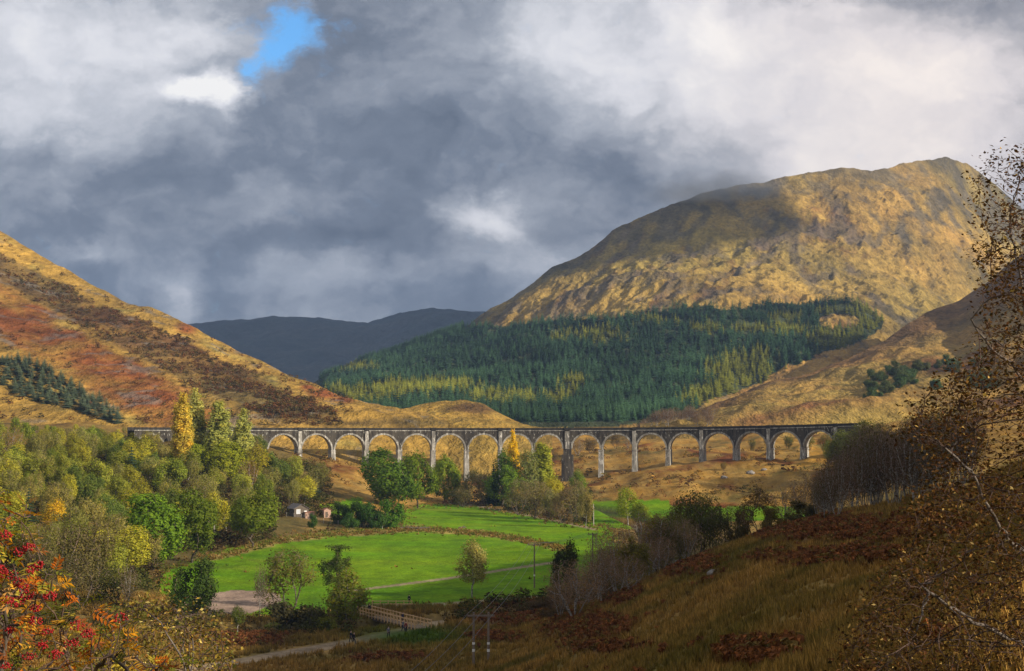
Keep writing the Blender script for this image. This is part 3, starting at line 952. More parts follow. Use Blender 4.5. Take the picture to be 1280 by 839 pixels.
# haze filling the glen
hb = MB().box((0, 2700, 380), (9000, 9600, 800)).build('haze', None)
tag(hb, kind='stuff')
mh = bpy.data.materials.new('thin_air')
mh.use_nodes = True
mh.node_tree.nodes.clear()
pv = mh.node_tree.nodes.new('ShaderNodeVolumePrincipled')
pv.inputs['Color'].default_value = (0.42, 0.62, 1.0, 1)
pv.inputs['Density'].default_value = 0.00006
ov = mh.node_tree.nodes.new('ShaderNodeOutputMaterial')
mh.node_tree.links.new(pv.outputs[0], ov.inputs['Volume'])
hb.data.materials.append(mh)
# ------------------------------------------------------------------ viaduct
RV, VCX, VCY = 241.0, 6.5, 459.0
PITCH = R(3.93)
TH0 = R(4.92)                       # the wide king pier


def vz(th):
    d = math.degrees(th)
    return 32.0 + (2.2 * (d / 37.0) ** 2 if d > 0 else 0.5 * (d / 44.0) ** 2)


def vpt(th, r):
    return (VCX + r * math.sin(th), VCY + r * math.cos(th))


HALFW = 2.7
VIA = thing('railway_viaduct', 'long curved grey concrete railway viaduct of tall round arches crossing the valley', 'viaduct', (vpt(TH0, RV)[0], vpt(TH0, RV)[1], 0))
VO = Vector(VIA.location)


def via_obj(name, verts, faces, mats, fm=None):
    v = np.array(verts, float) - np.array(VO)
    me = bpy.data.meshes.new(name)
    me.from_pydata([tuple(q) for q in v], [], faces)
    for m in mats:
        me.materials.append(m)
    if fm:
        me.polygons.foreach_set('material_index', fm)
    me.update()
    return link(name, me, VIA)


def curved_box(name, t0, t1, r0, r1, z0f, z1f, mat, n=8):
    """A solid that follows the curve: between two angles, two radii and two height functions."""
    v, f = [], []
    for i in range(n + 1):
        th = t0 + (t1 - t0) * i / n
        for r in (r0, r1):
            for zf in (z0f, z1f):
                v.append((*vpt(th, r), zf(th)))
    for i in range(n):
        a, b = 4 * i, 4 * i + 4
        f += [(a, a + 1, b + 1, b), (a + 2, b + 2, b + 3, a + 3), (a + 1, a + 3, b + 3, b + 1), (a, b, b + 2, a + 2)]
    f += [(0, 2, 3, 1), (4 * n, 4 * n + 1, 4 * n + 3, 4 * n + 2)]
    return via_obj(name, v, f, [mat])


ARCH_R = 7.35
K0, K1 = -13, 8
for k in range(K0, K1):
    ta, tb = TH0 + k * PITCH, TH0 + (k + 1) * PITCH
    tm = (ta + tb) / 2
    half = PITCH * RV / 2
    crown = vz(tm) - 3.3
    ar = ARCH_R if k not in (-1, 0) else ARCH_R - 0.6
    off = 0.0 if k not in (-1, 0) else (0.9 if k == 0 else -0.9)
    spring = crown - ar
    ss = [-half, -ar + off - 0.001] + [off - ar * math.cos(math.pi * i / 18) for i in range(1, 18)] + [ar + off + 0.001, half]

    def low(s):
        q = (s - off) / ar
        return spring + (ar * math.sqrt(max(0, 1 - q * q)) if abs(q) < 1 else 0)
    v, f, fm = [], [], []
    for s in ss:
        th = tm + s / RV
        for r in (RV - HALFW, RV + HALFW):
            v += [(*vpt(th, r), low(s)), (*vpt(th, r), vz(th) - 1.5)]
    for i in range(len(ss) - 1):
        a, b = 4 * i, 4 * i + 4
        f += [(a, a + 1, b + 1, b), (a + 2, b + 2, b + 3, a + 3), (a + 1, a + 3, b + 3, b + 1), (a, b, b + 2, a + 2)]
        fm += [0, 0, 0, 1]
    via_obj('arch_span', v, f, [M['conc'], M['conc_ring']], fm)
    # arch ring, slightly proud of both faces
    v, f = [], []
    N = 20
    for i in range(N + 1):
        a = math.pi * i / N
        for rad in (ar - 0.02, ar + 0.75):
            th = tm + (off - rad * math.cos(a)) / RV
            z = spring + rad * math.sin(a)
            v += [(*vpt(th, RV - HALFW - 0.10), z), (*vpt(th, RV - HALFW + 0.05), z)]
    for i in range(N):
        a, b = 4 * i, 4 * i + 4
        f += [(a, a + 2, b + 2, b), (a + 2, a + 3, b + 3, b + 2), (a, b, b + 1, a + 1)]
    via_obj('arch_ring', v, f, [M['conc_ring']])
for k in range(K0, K1 + 1):
    th = TH0 + k * PITCH
    king = (k == 0)
    wd = 1.05 if not king else 1.9
    x, y = vpt(th, RV)
    zb = min(zgf(*vpt(th, RV - 4)), zgf(*vpt(th, RV + 4))) - 1.5
    sp = vz(th) - 3.3 - (ARCH_R if not king else ARCH_R - 0.6)
    if zb > sp - 1:
        continue
    v, f = [], []
    lev = [(zb, 1.22 if not king else 1.5), (sp - 0.8, 1.0), (sp - 0.8, 1.12), (sp, 1.12)] if not king else [(zb, 1.55), (sp - 3.0, 1.45), (sp - 3.0, 1.0), (sp, 1.0)]
    for z, kk in lev:
        for su, sr in ((-1, -1), (1, -1), (1, 1), (-1, 1)):
            v.append((*vpt(th + su * wd * kk / RV, RV + sr * (HALFW + 0.05) * (1 + (kk - 1) * 0.5)), z))
    for i in range(len(lev) - 1):
        for j in range(4):
            j2 = (j + 1) % 4
            f.append((4 * i + j, 4 * i + j2, 4 * i + 4 + j2, 4 * i + 4 + j))
    n = 4 * (len(lev) - 1)
    f += [(3, 2, 1, 0), (n, n + 1, n + 2, n + 3)]
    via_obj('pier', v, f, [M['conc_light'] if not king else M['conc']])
    if k % 2 == 0:                       # pilasters that run up to the parapet on every second pier
        pw = 0.85 if not king else 1.1
        for s in (-1, 1):
            ra, rb = (RV - HALFW - 0.42, RV - HALFW - 0.02) if s < 0 else (RV + HALFW + 0.02, RV + HALFW + 0.42)
            curved_box('pilaster', th - pw / RV, th + pw / RV, ra, rb, lambda t: sp - 0.2, lambda t: vz(t) - 1.55, M['conc_light'], 2)
        for s in (-1, 1):
            ra, rb = (RV - HALFW - 0.65, RV - HALFW - 0.26) if s < 0 else (RV + HALFW + 0.26, RV + HALFW + 0.65)
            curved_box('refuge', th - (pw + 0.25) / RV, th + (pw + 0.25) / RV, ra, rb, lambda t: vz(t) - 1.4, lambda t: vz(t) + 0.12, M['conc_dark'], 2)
ta, tb = TH0 + K0 * PITCH, TH0 + K1 * PITCH + R(2.5)
curved_box('deck', ta, tb, RV - HALFW + 0.02, RV + HALFW - 0.02, lambda t: vz(t) - 1.497, lambda t: vz(t) - 1.0, M['rock'], 120)
for s in (-1, 1):
    ra, rb = sorted((RV + s * (HALFW - 0.10), RV + s * (HALFW + 0.28)))
    curved_box('string_course', ta, tb, ra, rb, lambda t: vz(t) - 1.49, lambda t: vz(t) - 1.15, M['conc_light'], 120)
    ra, rb = sorted((RV + s * (HALFW - 0.15), RV + s * (HALFW + 0.20)))
    curved_box('parapet', ta, tb, ra, rb, lambda t: vz(t) - 1.147, lambda t: vz(t), M['conc_dark'], 120)
# solid abutments at both ends
for t0, t1 in ((TH0 + K1 * PITCH, tb),):
    curved_box('abutment', t0 + 0.0005, t1, RV - HALFW + 0.01, RV + HALFW - 0.01, lambda t: 18.0, lambda t: vz(t) - 1.503, M['conc'], 6)

# ------------------------------------------------------------------ growing trees


def grow(attr, root, d0, step, infl, kill, iters=120, jit=0.12, up=0.0, seed=0):
    """Space colonisation: branches reach for attraction points. Returns nodes, parents."""
    rg = np.random.default_rng(seed)
    nodes = [np.array(r, float) for r in root[0]]
    par = list(root[1])
    attr = np.array(attr, float)
    P = np.array(nodes)
    bi = np.zeros(len(attr), int)
    bd = np.full(len(attr), 1e9)
    for i, p in enumerate(P):
        d = np.linalg.norm(attr - p, axis=1)
        m = d < bd
        bd[m], bi[m] = d[m], i
    for it in range(iters):
        act = (bd < infl)
        if not len(attr):
            break
        if not act.any():
            i0 = bi[np.argmin(bd)]
            act = bd <= bd.min() + 1e-6
        acc = {}
        vec = attr[act] - np.array(nodes)[bi[act]]
        vec /= np.linalg.norm(vec, axis=1)[:, None] + 1e-9
        for b, q in zip(bi[act], vec):
            acc[b] = acc.get(b, 0) + q
        new = []
        for b, q in acc.items():
            q = q / (np.linalg.norm(q) + 1e-9) + rg.normal(0, jit, 3) + np.array((0, 0, up))
            q /= np.linalg.norm(q) + 1e-9
            p = nodes[b] + q * step
            new.append(len(nodes))
            nodes.append(p)
            par.append(b)
        for i in new:
            d = np.linalg.norm(attr - nodes[i], axis=1)
            m = d < bd
            bd[m], bi[m] = d[m], i
        keep = bd > kill
        attr, bd, bi = attr[keep], bd[keep], bi[keep]
    return np.array(nodes), np.array(par)


def radii(nodes, par, tip, ex=2.2):
    n = len(nodes)
    r = np.zeros(n)
    kids = np.zeros(n, int)
    for i in range(n):
        if par[i] >= 0:
            kids[par[i]] += 1
    acc = np.zeros(n)
    for i in range(n - 1, -1, -1):
        r[i] = tip if acc[i] == 0 else acc[i] ** (1 / ex)
        if par[i] >= 0:
            acc[par[i]] += r[i] ** ex
    return r, kids


def limbs(nodes, par, r, n=5, rmin=0.0, cap=None):
    e = np.array([i for i in range(len(nodes)) if par[i] >= 0 and r[i] >= rmin])
    p0, p1 = nodes[par[e]], nodes[e]
    r0, r1 = np.minimum(r[par[e]], r[e] * 1.3), r[e]
    d = p1 - p0
    d /= np.linalg.norm(d, axis=1)[:, None] + 1e-9
    a = np.cross(d, np.where(np.abs(d[:, 2:3]) < 0.9, [[0, 0, 1.0]], [[1.0, 0, 0]]))
    a /= np.linalg.norm(a, axis=1)[:, None] + 1e-9
    b = np.cross(d, a)
    t = 2 * np.pi * np.arange(n) / n
    ring = a[:, None] * np.cos(t)[None, :, None] + b[:, None] * np.sin(t)[None, :, None]
    v = np.concatenate([p0[:, None] + ring * r0[:, None, None], (p1 + d * r1[:, None] * 0.5)[:, None] + ring * r1[:, None, None]], 1)
    base = np.arange(len(e))[:, None] * 2 * n
    k = np.arange(n)
    f = np.stack([base + k, base + (k + 1) % n, base + n + (k + 1) % n, base + n + k], -1).reshape(-1, 4)
    limbs.fm = np.repeat((r1 < limbs.thin).astype(int), n)
    return v.reshape(-1, 3), f


limbs.thin = 0.05


def leaves(centres, size, rg, flat=0.35, droop=0.0, asp=0.6, lv=None, out=None):
    """Diamond leaves at the given points; out leans their faces outwards from twig and crown."""
    n = len(centres)
    d = rg.normal(0, 1, (n, 3))
    d[:, 2] = d[:, 2] * (1 - flat) - droop
    if out is None:
        nrm = rg.normal(0, 0.6, (n, 3)) + np.array((0, 0, 1.0))
    else:
        nrm = out + rg.normal(0, 0.38, (n, 3)) + np.array((0, 0, 0.25))
    nrm /= np.linalg.norm(nrm, axis=1)[:, None] + 1e-9
    d -= nrm * (d * nrm).sum(1)[:, None]
    d /= np.linalg.norm(d, axis=1)[:, None] + 1e-9
    s = np.cross(d, nrm)
    L = size * rg.uniform(0.65, 1.35, n)[:, None]
    v = np.stack([centres - d * L * 0.5, centres + s * L * asp * 0.5 + nrm * L * 0.08, centres + d * L * 0.5, centres - s * L * asp * 0.5 + nrm * L * 0.08], 1).reshape(-1, 3)
    f = np.arange(4 * n).reshape(n, 4)
    if lv is None:
        lv = rg.uniform(0, 1, n)
    return v, f, np.repeat(lv, 4)


PROTO = {}


def lumpy(P, rg, k):
    """Keeps points that fall into a few overlapping lobes, so that the crown's outline is uneven."""
    return P


def ell_pts(rg, n, cz, rx, rz, lobes=0, shell=0.35, taper=0.0, lo=-1.0):
    out = []
    if lobes:
        L = []
        for i in range(lobes):
            u = rg.normal(0, 1, 3)
            u /= np.linalg.norm(u)
            L.append((u * np.array((rx, rx, rz)) * rg.uniform(0.35, 0.75), rg.uniform(0.26, 0.46)))
    while len(out) < n:
        u = rg.normal(0, 1, 3)
        u *= rg.uniform(shell, 1) ** (1 / 2.2) / np.linalg.norm(u)
        p = u * np.array((rx, rx, rz))
        if u[2] < lo:
            continue
        if taper:
            k = 1 - taper * (u[2] * 0.5 + 0.5)
            p[:2] *= k
        if lobes and not any((((p - c) / np.array((rx, rx, rz))) ** 2).sum() < q * q for c, q in L):
            continue
        out.append(p + np.array((0, 0, cz)))
    return np.array(out)


def proto(name, h, attr, roots, step, infl, kill, tip, leaf, per, spread, seed, bark, lmat='leaf', ex=2.2, rleaf=None, jit=0.12, up=0.0, flat=0.35, droop=0.0, keep=1.0, sides=5, rmin=0.0, asp=0.6):
    rg = np.random.default_rng(seed)
    nodes, par = grow(attr, roots, None, step, infl, kill, 140, jit, up, seed)
    r, kids = radii(nodes, par, tip, ex)
    v, f = limbs(nodes, par, r, sides, rmin)
    tm = mesh_np(name + '_trunk', v, f, [M[bark], M['twig']], limbs.fm, smooth=True)
    rl = rleaf if rleaf else tip * 3.2
    sel = np.nonzero((r <= rl) & (rg.uniform(0, 1, len(r)) < keep))[0]
    c = np.repeat(nodes[sel], per, 0) + rg.normal(0, spread, (len(sel) * per, 3))
    nl = np.repeat(rg.uniform(0, 1, len(sel)), per)
    lv = np.clip(0.55 * nl + 0.45 * rg.uniform(0, 1, len(nl)), 0, 1)
    cen = np.array((0, 0, h * 0.5))
    o = c - cen
    o /= np.linalg.norm(o, axis=1)[:, None] + 1e-9
    o = 0.75 * o + 0.55 * (c - np.repeat(nodes[sel], per, 0)) / spread
    v, f, lvv = leaves(c, leaf, rg, flat, droop, asp, lv, o)
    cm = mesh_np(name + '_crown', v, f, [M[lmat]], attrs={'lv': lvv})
    top = max(v[:, 2].max(), nodes[:, 2].max())
    wid = np.percentile(np.hypot(v[:, 0], v[:, 1]), 97) * 2
    PROTO.setdefault(name, []).append((tm, cm, top, wid))


def trunk_root(h, lean=0.0, n=4, rg=None):
    pts = [np.array((lean * h * (i / n) ** 2, 0, h * i / n)) for i in range(n + 1)]
    return pts, [-1] + list(range(n))


def multi_root(k, spread, h, rg):
    pts, par = [np.array((0, 0, 0.0))], [-1]
    for i in range(k):
        a = 2 * math.pi * (i + rg.uniform(0, .6)) / k
        q = 0
        for j in (1, 2, 3):
            pts.append(np.array((math.cos(a) * spread * (j / 3) ** 0.8, math.sin(a) * spread * (j / 3) ** 0.8, h * j / 3)))
            par.append(q)
            q = len(pts) - 1
    return pts, par


for sd_ in range(4):
    rg = np.random.default_rng(100 + sd_)
    proto('oak', 14, ell_pts(rg, 680, 7.0, 5.8, 6.8, 10 + sd_, 0.25, 0, -0.92), trunk_root(1.0), 0.55, 4.0, 0.95, 0.03, 0.50, 24, 0.50, 200 + sd_, 'bark')
for sd_ in range(3):
    rg = np.random.default_rng(120 + sd_)
    proto('sycamore', 15, ell_pts(rg, 760, 7.4, 6.2, 7.2, 20, 0.35, 0.25, -0.92), trunk_root(0.9), 0.55, 4.0, 0.95, 0.03, 0.55, 22, 0.48, 220 + sd_, 'bark')
for sd_ in range(2):
    rg = np.random.default_rng(140 + sd_)
    proto('poplar', 26, np.concatenate([ell_pts(rg, 620, 14, 3.0, 12.5, 0, 0.0, 0.35)]), trunk_root(2.0), 0.7, 4.5, 0.95, 0.03, 0.60, 44, 0.46, 240 + sd_, 'bark', up=0.35)
for sd_ in range(4):
    rg = np.random.default_rng(160 + sd_)
    proto('birch', 11, ell_pts(rg, 520, 6.2, 3.0 + 0.4 * (sd_ % 2), 4.9, 12, 0.1, 0.35), trunk_root(1.8, 0.05 * sd_), 0.42, 3.2, 0.62, 0.02, 0.34, 17, 0.34, 260 + sd_, 'birchbark', droop=0.3)
limbs.thin = 0.026
for sd_ in range(4):
    rg = np.random.default_rng(180 + sd_)
    proto('bare_birch', 10, ell_pts(rg, 800, 6.0, 2.9, 4.2, 0, 0.0, -0.1), trunk_root(2.2, 0.08 * (sd_ - 1)) if sd_ < 2 else multi_root(5, 0.9, 2.8, rg), 0.32, 2.6, 0.40, 0.013, 0.17, 5, 0.30, 280 + sd_, 'birchbark', keep=0.85, ex=2.3, up=0.12)
limbs.thin = 0.05
for sd_ in range(3):
    rg = np.random.default_rng(190 + sd_)
    proto('alder', 9, ell_pts(rg, 620, 4.9, 3.8, 4.3, 11, 0.0, 0, -0.9), multi_root(5, 1.1, 1.5, rg), 0.4, 3.0, 0.55, 0.018, 0.28, 14, 0.34, 290 + sd_, 'bark', keep=0.8)
for sd_ in range(3):
    rg = np.random.default_rng(210 + sd_)
    proto('bush', 4, ell_pts(rg, 340, 1.8, 2.6, 2.1, 9, 0.2, 0, -0.85), multi_root(6, 0.8, 0.5, rg), 0.3, 2.2, 0.45, 0.016, 0.28, 22, 0.26, 310 + sd_, 'bark')
for sd_ in range(2):
    rg = np.random.default_rng(230 + sd_)
    cl = []
    for i in range(9):
        a, zz = rg.uniform(0, 6.28), rg.uniform(5.5, 12.5)
        q = rg.uniform(0.6, 3.2) * (1.15 - 0.05 * zz)
        cl.append(rg.normal(0, 1, (28, 3)) * np.array((0.85, 0.85, 0.45)) + np.array((math.cos(a) * q, math.sin(a) * q, zz)))
    proto('pine', 13, np.concatenate(cl), trunk_root(4.5, 0.04), 0.45, 5.0, 0.6, 0.025, 0.32, 24, 0.28, 330 + sd_, 'bark')


def make_tree(kind, name, label, loc, h, col, group=None, var=None, w=None, rz=None, cat='tree', bark=None):
    tm, cm, top, wid = PROTO[kind][(int(rng.integers(0, 99)) if var is None else var) % len(PROTO[kind])]
    root = thing(name, label, cat, (loc[0], loc[1], loc[2] - 0.15), float(rng.uniform(0, 6.28)) if rz is None else rz, group)
    s = h / top
    sw = s * float(rng.uniform(0.92, 1.1)) if w is None else w / wid
    root.scale = (sw, sw, s)
    if name == 'bush' or cat == 'bush':
        a, b = 'stem', 'foliage'
    else:
        a, b = 'trunk', 'crown'
    link(a, tm, root)
    o = link(b, cm, root)
    o.color = (*[min(0.75, q * 1.8) for q in col], 1)
    return root


def tree_at(kind, name, label, px, ybase, ytop, col, Y=None, wpx=None, group=None, var=None, cat='tree'):
    """A tree whose foot is met by the view ray through (px, ybase) - or stands at depth Y - and whose height fills up to ytop."""
    p = hit(px, ybase) if Y is None else gpt(px, Y)
    foot = ybase
    if Y is not None:
        foot = float(proj(p.x, p.y, p.z)[1])
    h = (foot - ytop) * p.y / F
    return make_tree(kind, name, label, p, h, col, group, var, None if wpx is None else wpx * p.y / F, cat=cat)


YG = (0.145, 0.175, 0.016)      # yellow-green
DG = (0.032, 0.056, 0.011)
MG = (0.06, 0.105, 0.014)
OL = (0.085, 0.090, 0.020)
YE = (0.28, 0.20, 0.015)
GR = (0.115, 0.115, 0.045)
BR = (0.100, 0.060, 0.028)
PK = (0.16, 0.105, 0.075)

# --- trees one can tell apart
T = tree_at
T('poplar', 'poplar_tree', 'bright golden yellow poplar, narrowest of the tall poplars by the viaduct', 227, 600, 489, (0.36, 0.285, 0.05), Y=528, wpx=27, var=0)
T('poplar', 'poplar_tree', 'tallest pale cream-green poplar just beside the golden yellow poplar', 243, 600, 482, (0.26, 0.26, 0.085), Y=548, wpx=30, var=1)
T('poplar', 'poplar_tree', 'pale poplar with a broad top between the tallest poplar and the small end one', 273, 600, 499, (0.24, 0.255, 0.075), Y=544, wpx=34, var=0)
T('poplar', 'poplar_tree', 'shorter pale poplar standing last in the row towards the viaduct arches', 303, 600, 508, (0.24, 0.255, 0.08), Y=550, wpx=28, var=1)
T('sycamore', 'sycamore_tree', 'yellow-green bushy tree under the golden yellow poplar', 238, 600, 548, YG, Y=535, wpx=50, var=0)
T('sycamore', 'sycamore_tree', 'yellow-green bushy tree under the broad pale poplar', 282, 606, 550, (0.17, 0.19, 0.018), Y=532, wpx=56, var=1)
T('birch', 'birch_tree', 'yellowing bushy birch under the last pale poplar', 322, 606, 552, (0.20, 0.18, 0.020), Y=536, wpx=40, var=1)
T('sycamore', 'sycamore_tree', 'vivid light green broad tree at the near edge of the left wood', 184, 708, 614, (0.088, 0.150, 0.016), wpx=92, var=1)
T('oak', 'oak_tree', 'wide olive oak with deep shade beneath, standing at the field corner', 316, 684, 608, (0.095, 0.125, 0.016), wpx=70, var=0)
T('oak', 'oak_tree', 'olive green rounded tree between the vivid green tree and the field corner oak', 240, 704, 606, (0.075, 0.105, 0.015), wpx=76, var=1)
T('oak', 'oak_tree', 'large dark green rounded tree behind the dark bushes, before the arches', 484, 640, 557, MG, Y=548, wpx=78, var=2)
T('oak', 'oak_tree', 'yellow-green rounded tree at the shoulder of the large dark green one', 522, 636, 560, (0.085, 0.125, 0.014), Y=556, wpx=56, var=3)
T('sycamore', 'sycamore_tree', 'light green upright tree between the rounded pair and the grey willow', 556, 628, 565, (0.12, 0.165, 0.018), wpx=38, var=0)
T('alder', 'willow_tree', 'grey leafless-looking willow beside the light green upright tree', 590, 630, 586, GR, wpx=34, var=0)
T('alder', 'willow_tree', 'slim grey-brown willow in front of the dark spire conifer', 606, 632, 590, (0.13, 0.11, 0.055), wpx=30, var=1)
T('oak', 'oak_tree', 'round mid-green tree below the dark spire conifer', 628, 634, 578, (0.085, 0.14, 0.016), wpx=50, var=1)
T('poplar', 'poplar_tree', 'small golden yellow poplar before the viaduct, beside the dark spire conifer', 641, 620, 534, (0.42, 0.30, 0.015), Y=600, wpx=17, var=1)
T('birch', 'birch_tree', 'dull green birch at the foot of the small golden poplar', 632, 622, 556, MG, Y=585, wpx=30, var=2)
T('poplar', 'poplar_tree', 'pale yellow-green poplar before the viaduct, right of the small golden one', 676, 624, 552, (0.20, 0.22, 0.025), Y=588, wpx=34, var=0)
T('birch', 'birch_tree', 'grey-green birch between the golden and the pale yellow-green poplars', 657, 630, 560, (0.12, 0.135, 0.045), Y=582, wpx=36, var=0)
T('sycamore', 'sycamore_tree', 'bright yellow leafy tree below the pale yellow-green poplar', 690, 640, 594, (0.24, 0.22, 0.018), wpx=34, var=2)
for i, (px, yb, yt, w, c, d) in enumerate([
        (648, 644, 596, 38, GR, 'grey-green willow at the back edge of the green field, nearest the round tree'),
        (668, 648, 598, 40, (0.145, 0.125, 0.06), 'buff grey willow with thin crown at the back edge of the green field'),
        (688, 650, 606, 36, (0.13, 0.125, 0.05), 'grey willow below the bright yellow leafy tree'),
        (704, 654, 608, 34, (0.12, 0.085, 0.045), 'brownish willow by the track, next to the pale pole'),
        (718, 654, 596, 32, (0.135, 0.12, 0.055), 'tall thin grey willow beside the wide king pier'),
        (578, 634, 606, 30, (0.075, 0.07, 0.03), 'low dark willow scrub behind the track bend')]):
    T('alder', 'willow_tree', d, px, yb, yt, c, wpx=w, var=i)
T('birch', 'birch_tree', 'small green birch against the foot of the wide king pier', 722, 625, 584, (0.10, 0.15, 0.02), Y=610, wpx=24, var=1)
T('birch', 'birch_tree', 'slender white-stemmed birch beside the pale pole at the track', 732, 660, 606, (0.16, 0.14, 0.05), wpx=20, var=3)
T('birch', 'birch_tree', 'small lit yellow-green tree alone on the green strip before the golden slope', 785, 655, 607, (0.16, 0.20, 0.02), Y=500, wpx=30, var=0)
T('birch', 'birch_tree', 'second smaller yellow-green tree beside the lit one on the green strip', 802, 660, 624, (0.13, 0.16, 0.02), Y=492, wpx=26, var=2)
# dark bushes by the hut
for i, (px, yb, yt, w, c, d) in enumerate([
        (424, 655, 624, 26, DG, 'dark green bush at the end of the hedge next to the pink outhouse'),
        (446, 658, 622, 34, (0.028, 0.052, 0.011), 'tall dark green bush in the middle of the clump beyond the fence'),
        (466, 660, 624, 36, (0.034, 0.075, 0.015), 'rounded dark bush in the clump, with a paler bush each side'),
        (488, 660, 621, 38, (0.048, 0.105, 0.014), 'brightest green bush at the field end of the clump'),
        (438, 660, 638, 26, (0.040, 0.085, 0.02), 'low front bush of the clump close behind the fence posts'),
        (470, 661, 637, 26, (0.038, 0.080, 0.02), 'second low front bush of the clump near the end of the fence'),
        (390, 660, 641, 13, (0.035, 0.075, 0.015), 'small dark bush between the hut and the pink outhouse')]):
    T('bush', 'bush', d, px, yb, yt, c, wpx=w, var=i, cat='bush')
# by the river and on the field
T('birch', 'birch_tree', 'pale sparse tree alone on the field, left of the dark pole', 590, 747, 672, (0.20, 0.19, 0.075), wpx=44, var=0)
T('alder', 'alder_tree', 'airy olive alder with dark forked limbs beside the dead tree', 358, 784, 682, (0.095, 0.098, 0.028), Y=250, wpx=78, var=0)
T('bare_birch', 'dead_tree', 'bare dead tree with short branches beside the gravel bank', 325, 778, 699, (0.05, 0.04, 0.03), Y=246, wpx=18, var=0)
T('pine', 'pine_tree', 'scots pine with open clumped crown behind the white-stemmed birch', 424, 775, 679, (0.052, 0.075, 0.022), Y=262, wpx=52, var=0)
T('birch', 'birch_tree', 'yellowing birch with white stems beside the footbridge', 434, 789, 704, (0.105, 0.115, 0.022), Y=236, wpx=58, var=1)
T('bush', 'bush', 'broad dark leafless thicket on the river bank below the alder', 362, 796, 746, (0.045, 0.042, 0.022), Y=232, wpx=78, var=0, cat='bush')
T('bush', 'bush', 'dark thicket on the bank between the thicket and the white-stemmed birch', 395, 795, 752, (0.05, 0.048, 0.022), Y=230, wpx=48, var=1, cat='bush')
T('bush', 'bush', 'small yellow-green bush at the foot of the yellowing birch', 409, 797, 768, (0.12, 0.125, 0.022), Y=228, wpx=28, var=2, cat='bush')
T('birch', 'birch_tree', 'slim green sapling on the bank in front of the gravel', 297, 800, 754, (0.065, 0.085, 0.02), Y=226, wpx=22, var=2)
T('oak', 'oak_tree', 'dark green tree at the river edge above the yellow-leaved shrub', 241, 775, 694, (0.042, 0.070, 0.018), Y=252, wpx=62, var=2)
T('alder', 'alder_tree', 'dark olive alder between the grey alders and the river tree', 150, 760, 704, (0.065, 0.070, 0.022), Y=262, wpx=70, var=2)
T('bare_birch', 'birch_tree', 'thin bare birch with pale stem before the dark olive alder', 160, 765, 700, (0.09, 0.07, 0.03), Y=256, wpx=24, var=1)
for i, (px, Y, yt, w) in enumerate([(82, 268, 650, 60), (118, 272, 645, 56), (55, 262, 668, 50), (100, 256, 690, 60)]):
    T('alder', 'alder_tree', ['broad grey-brown thin alder nearest the yellow tree', 'grey-brown thin alder beside the vivid green tree', 'dull alder at the wood edge behind the rowan', 'low dull alder in front of the other grey alders'][i], px, 760, yt, (0.095, 0.085, 0.035), Y=Y, wpx=w, var=i)
T('birch', 'birch_tree', 'bright yellow rounded birch inside the left wood', 69, 690, 617, (0.36, 0.25, 0.02), Y=330, wpx=32, var=2)
# dark trees along the shoulder of the near slope
for kd, px, Y, yt, w, c, d in [
        ('oak', 705, 262, 669, 40, (0.035, 0.040, 0.016), 'dark round-topped tree on the slope edge beside the dark pole'),
        ('bare_birch', 718, 178, 698, 84, PK, 'purple-brown bare birch with white stems, lowest on the near slope'),
        ('bare_birch', 700, 186, 722, 36, PK, 'smaller bare birch leaning out beside the lowest purple-brown one'),
        ('bare_birch', 752, 184, 682, 60, (0.09, 0.06, 0.035), 'bare birch with a bent white stem behind the lowest one'),
        ('bare_birch', 772, 196, 648, 70, PK, 'tall grey-purple bare birch with dense twigs on the slope edge'),
        ('birch', 795, 184, 668, 46, (0.095, 0.085, 0.020), 'olive leafy birch with some yellow among the bare birches'),
        ('bare_birch', 812, 205, 636, 72, (0.11, 0.065, 0.045), 'reddish-brown bare birch behind the olive leafy birch'),
        ('bare_birch', 748, 225, 662, 40, (0.10, 0.07, 0.05), 'pale-stemmed bare birch close behind the far dark pole'),
        ('alder', 833, 205, 648, 44, (0.06, 0.06, 0.025), 'dim alder between the reddish birch and the big dark willow'),
        ('alder', 870, 230, 602, 66, (0.062, 0.065, 0.022), 'big dark willow with upright limbs on the slope crest'),
        ('bare_birch', 850, 240, 622, 46, PK, 'bare birch merging with the big dark willow'),
        ('alder', 902, 225, 628, 40, (0.05, 0.055, 0.022), 'dark low willow right of the big one on the crest'),
        ('alder', 945, 215, 606, 48, (0.075, 0.052, 0.026), 'dark brown oak scrub before the rocky knob'),
        ('bush', 925, 222, 628, 34, (0.06, 0.05, 0.022), 'low brown scrub beside the dark brown oak scrub'),
        ('bush', 965, 205, 630, 40, (0.085, 0.065, 0.022), 'tawny scrub at the shaded crest right of the oak scrub'),
        ('bush', 1000, 200, 622, 44, (0.06, 0.052, 0.024), 'dark scrub at the edge of the bare wood')]:
    nm = {'oak': 'oak_tree', 'bare_birch': 'birch_tree', 'birch': 'birch_tree', 'alder': 'willow_tree', 'bush': 'bush'}[kd]
    T(kd, nm, d, px, 0, yt, c, Y=Y, wpx=w, cat='bush' if kd == 'bush' else 'tree')

